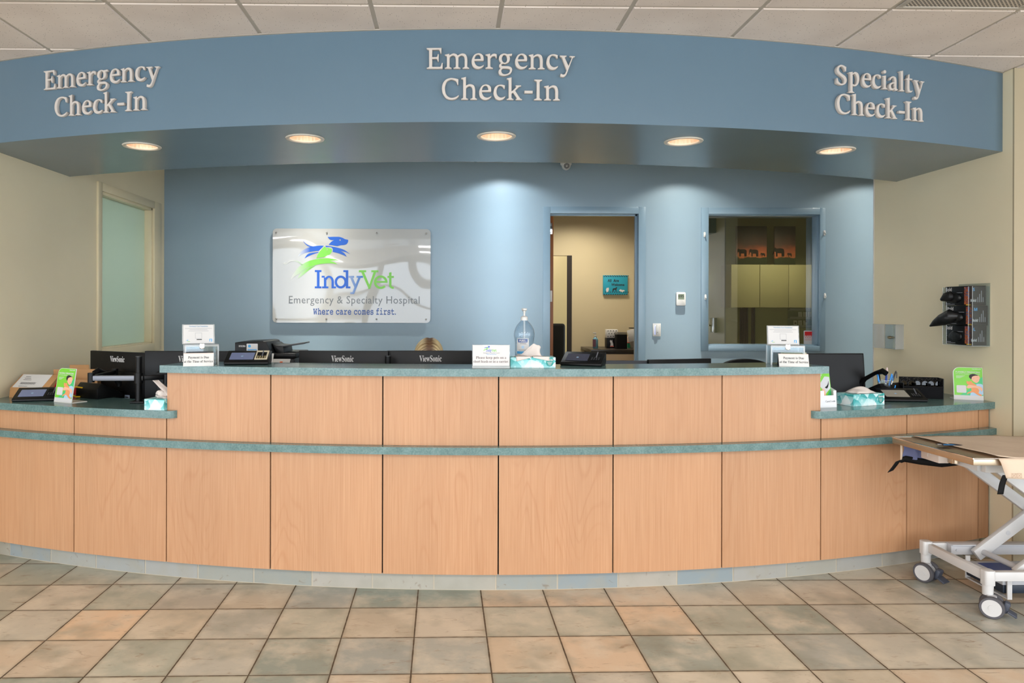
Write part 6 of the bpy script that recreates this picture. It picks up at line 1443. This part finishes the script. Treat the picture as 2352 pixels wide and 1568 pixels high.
# tray
tray = [(2.442, 3.368), (3.78, 3.36), (3.78, 3.93), (2.407, 3.938)]
mb = gp(MB()); mb.prism(tray, .752, .782, 'z', .003); mb.build('tray', STEEL, gur)
mb = gp(MB()); 
for i in range(4):
    a, b = Vector((*tray[i], .784)), Vector((*tray[(i+1) % 4], .784)); mb.tube([a, b], .004, 8)
mb.build('tray_lip', CHROME, gur)
mb = gp(MB()); mb.cyl((2.535, 3.62, .71), (2.535, 3.62, .752), .014, seg=18); mb.box(2.52, 3.625, .705, 2.55, 3.66, .752, .003); mb.build('tray_bracket', STEEL, gur)
mb = gp(MB()); mb.box(2.475, 3.66, .70, 2.53, 3.80, .75, .004); mb.m(1); mb.T = mb.T @ Matrix.Translation((2.4745, 3.73, .725)) @ Matrix.Rotation(rad(-90), 4, 'Z'); mb.prism(ringpart(0, 0, .016, .016, .004, 150, 330), -.001, 0, 'y'); mb.build('switch_box', [mat('taupe_plastic', (200, 186, 176), .5), PAPER], gur)
# power unit slung under the base
mb = gp(MB()); mb.box(2.76, 3.60, .062, 3.30, 3.86, .105, .006); mb.build('motor_housing', NAVYB, gur)
mb = gp(MB()); mb.box(2.755, 3.595, .105, 3.31, 3.865, .135, .006).m(1).box(2.80, 3.66, .1345, 2.98, 3.83, .1365); mb.build('motor_cover', [WMET2, mat('royal_blue_panel', (20, 40, 110), .4)], gur)
mb = gp(MB()); mb.box(3.0, 3.50, .085, 3.35, 3.60, .150, .006); mb.build('control_box', WMET2, gur)
for x in (2.78, 3.25):
    mb = gp(MB())
    for q in ((x-.012, 3.58, .044, x+.012, 3.588, .16), (x-.012, 3.872, .044, x+.012, 3.88, .16), (x-.012, 3.58, .04, x+.012, 3.88, .046)): mb.box(*q, .001)
    mb.build('hanger_strap', WMET, gur)

# blanket on the tray
CLOTH = mat('beige_canvas', (208, 186, 164), .9, var=.03, vscale=5, bump=.25, bscale=14); CLOTHU = mat('blue_lining', (92, 98, 132), .9, var=.08)
bl = thing('blanket', 'beige canvas blanket with black straps draped over the steel tray', 'blanket', gur_loc)
mb = gp(MB())
fl = on_z(2090, 998.5, .792); fn = Vector((2.565, 3.40, .79)); fx = Vector((2.74, 3.352, .79))
def top(u, v):
    # v: near (0) to far (1); u: left to right
    xl = 2.548*(1-v)+fl.x*v
    x = xl+(3.72-xl)*u; y = 3.352+(3.935-3.352)*v
    return (x, y, .7905+.0025*sin(9*x+5*y)+.002*sin(23*x)*sin(17*y)+.006*max(0, 1-u*14))
mb.grid(top, 40, 24); mb.build('blanket_top', CLOTH, bl, solid=.003)
mb = gp(MB())
def flap(u, v):
    x = 2.545+(3.72-2.545)*u+.035*v*(1-u)
    y = 3.352-.010*math.sin(min(v*4, 1)*1.57)-.004*sin(14*x)*v
    return (x, y, .790-.092*v-.012*u*v+.004*sin(11*x)*v)
mb.grid(flap, 30, 10); mb.build('blanket_flap', CLOTH, bl, solid=.003)
mb = gp(MB())
for x0 in (2.60, 2.625):
    for a, b in (((x0, .722), (x0+.02, .722)), ((x0, .702), (x0+.02, .702)), ((x0, .702), (x0, .722)), ((x0+.02, .702), (x0+.02, .722)), ((x0, .702), (x0+.02, .722)), ((x0+.02, .702), (x0, .722))):
        mb.tube([(a[0], 3.338, a[1]), (b[0], 3.338, b[1])], .0005, 5)
mb.build('stitching', mat('brown_thread', (170, 140, 116), .8), bl)
mb = gp(MB()); mb.grid(lambda u, v: (2.565+.028*u-.028*v, 3.348+.004*sin(4*v), .712-.088*v), 3, 8); mb.build('strap', BLACKM, bl, solid=.003)
mb = gp(MB())
pts = [(2.62, 3.70, .70), (2.56, 3.76, .676), (2.50, 3.84, .672), (2.452, 3.90, .674), (2.428, 3.915, .660), (2.41, 3.92, .63), (2.39, 3.925, .60)]
def strap2(u, v):
    i = min(int(u*(len(pts)-1)), len(pts)-2); t = u*(len(pts)-1)-i; p = Vector(pts[i]).lerp(Vector(pts[i+1]), t)
    return (p.x+.004*v, p.y-.003*v, p.z+(v-.5)*.034*(1 if u < .62 else .5)+(v-.5)*0) if u < .62 else (p.x+(v-.5)*.03, p.y, p.z+(v-.5)*.012)
mb.grid(strap2, 24, 2); mb.build('strap', BLACKM, bl, solid=.003)
mb = gp(MB()); mb.grid(lambda u, v: (2.448+.085*u+.004*sin(9*u+6*v), 3.905-.10*u+.01*sin(12*u), .748-.075*v+.01*u*v), 12, 8); mb.build('lining_panel', CLOTHU, bl, solid=.002)
mb = gp(MB()); mb.grid(lambda u, v: (2.436+.010*u, 3.912-.004*u, .75-.085*v), 2, 4); mb.build('blanket_edge', CLOTH, bl, solid=.003)
mb = gp(MB())
def patch(cx, cy, pts): return smooth([(cx+a, cy+b, *r) for a, b, *r in pts])
a = on_z(2180, 1022, .794)
for m_i, pts_ in ((0, [(-.06, -.02), (-.05, .03, 1), (.0, .045, 1), (.05, .03, 1), (.065, -.01), (.0, -.02, 1)]), (1, [(-.035, -.012), (-.02, .012, 1), (.02, .014, 1), (.03, -.006), (0, -.014, 1)]), (2, [(-.06, -.005), (-.05, .015, 1), (-.035, .008), (-.042, -.008)])):
    mb.m(m_i).prism(patch(a.x, a.y, pts_), .7955+.0006*m_i, .7958+.0006*m_i, 'z')
mb.build('printed_patch', [mat('patch_dark', (52, 44, 52), .7), mat('patch_blue', (40, 130, 200), .6), PAPER], bl)
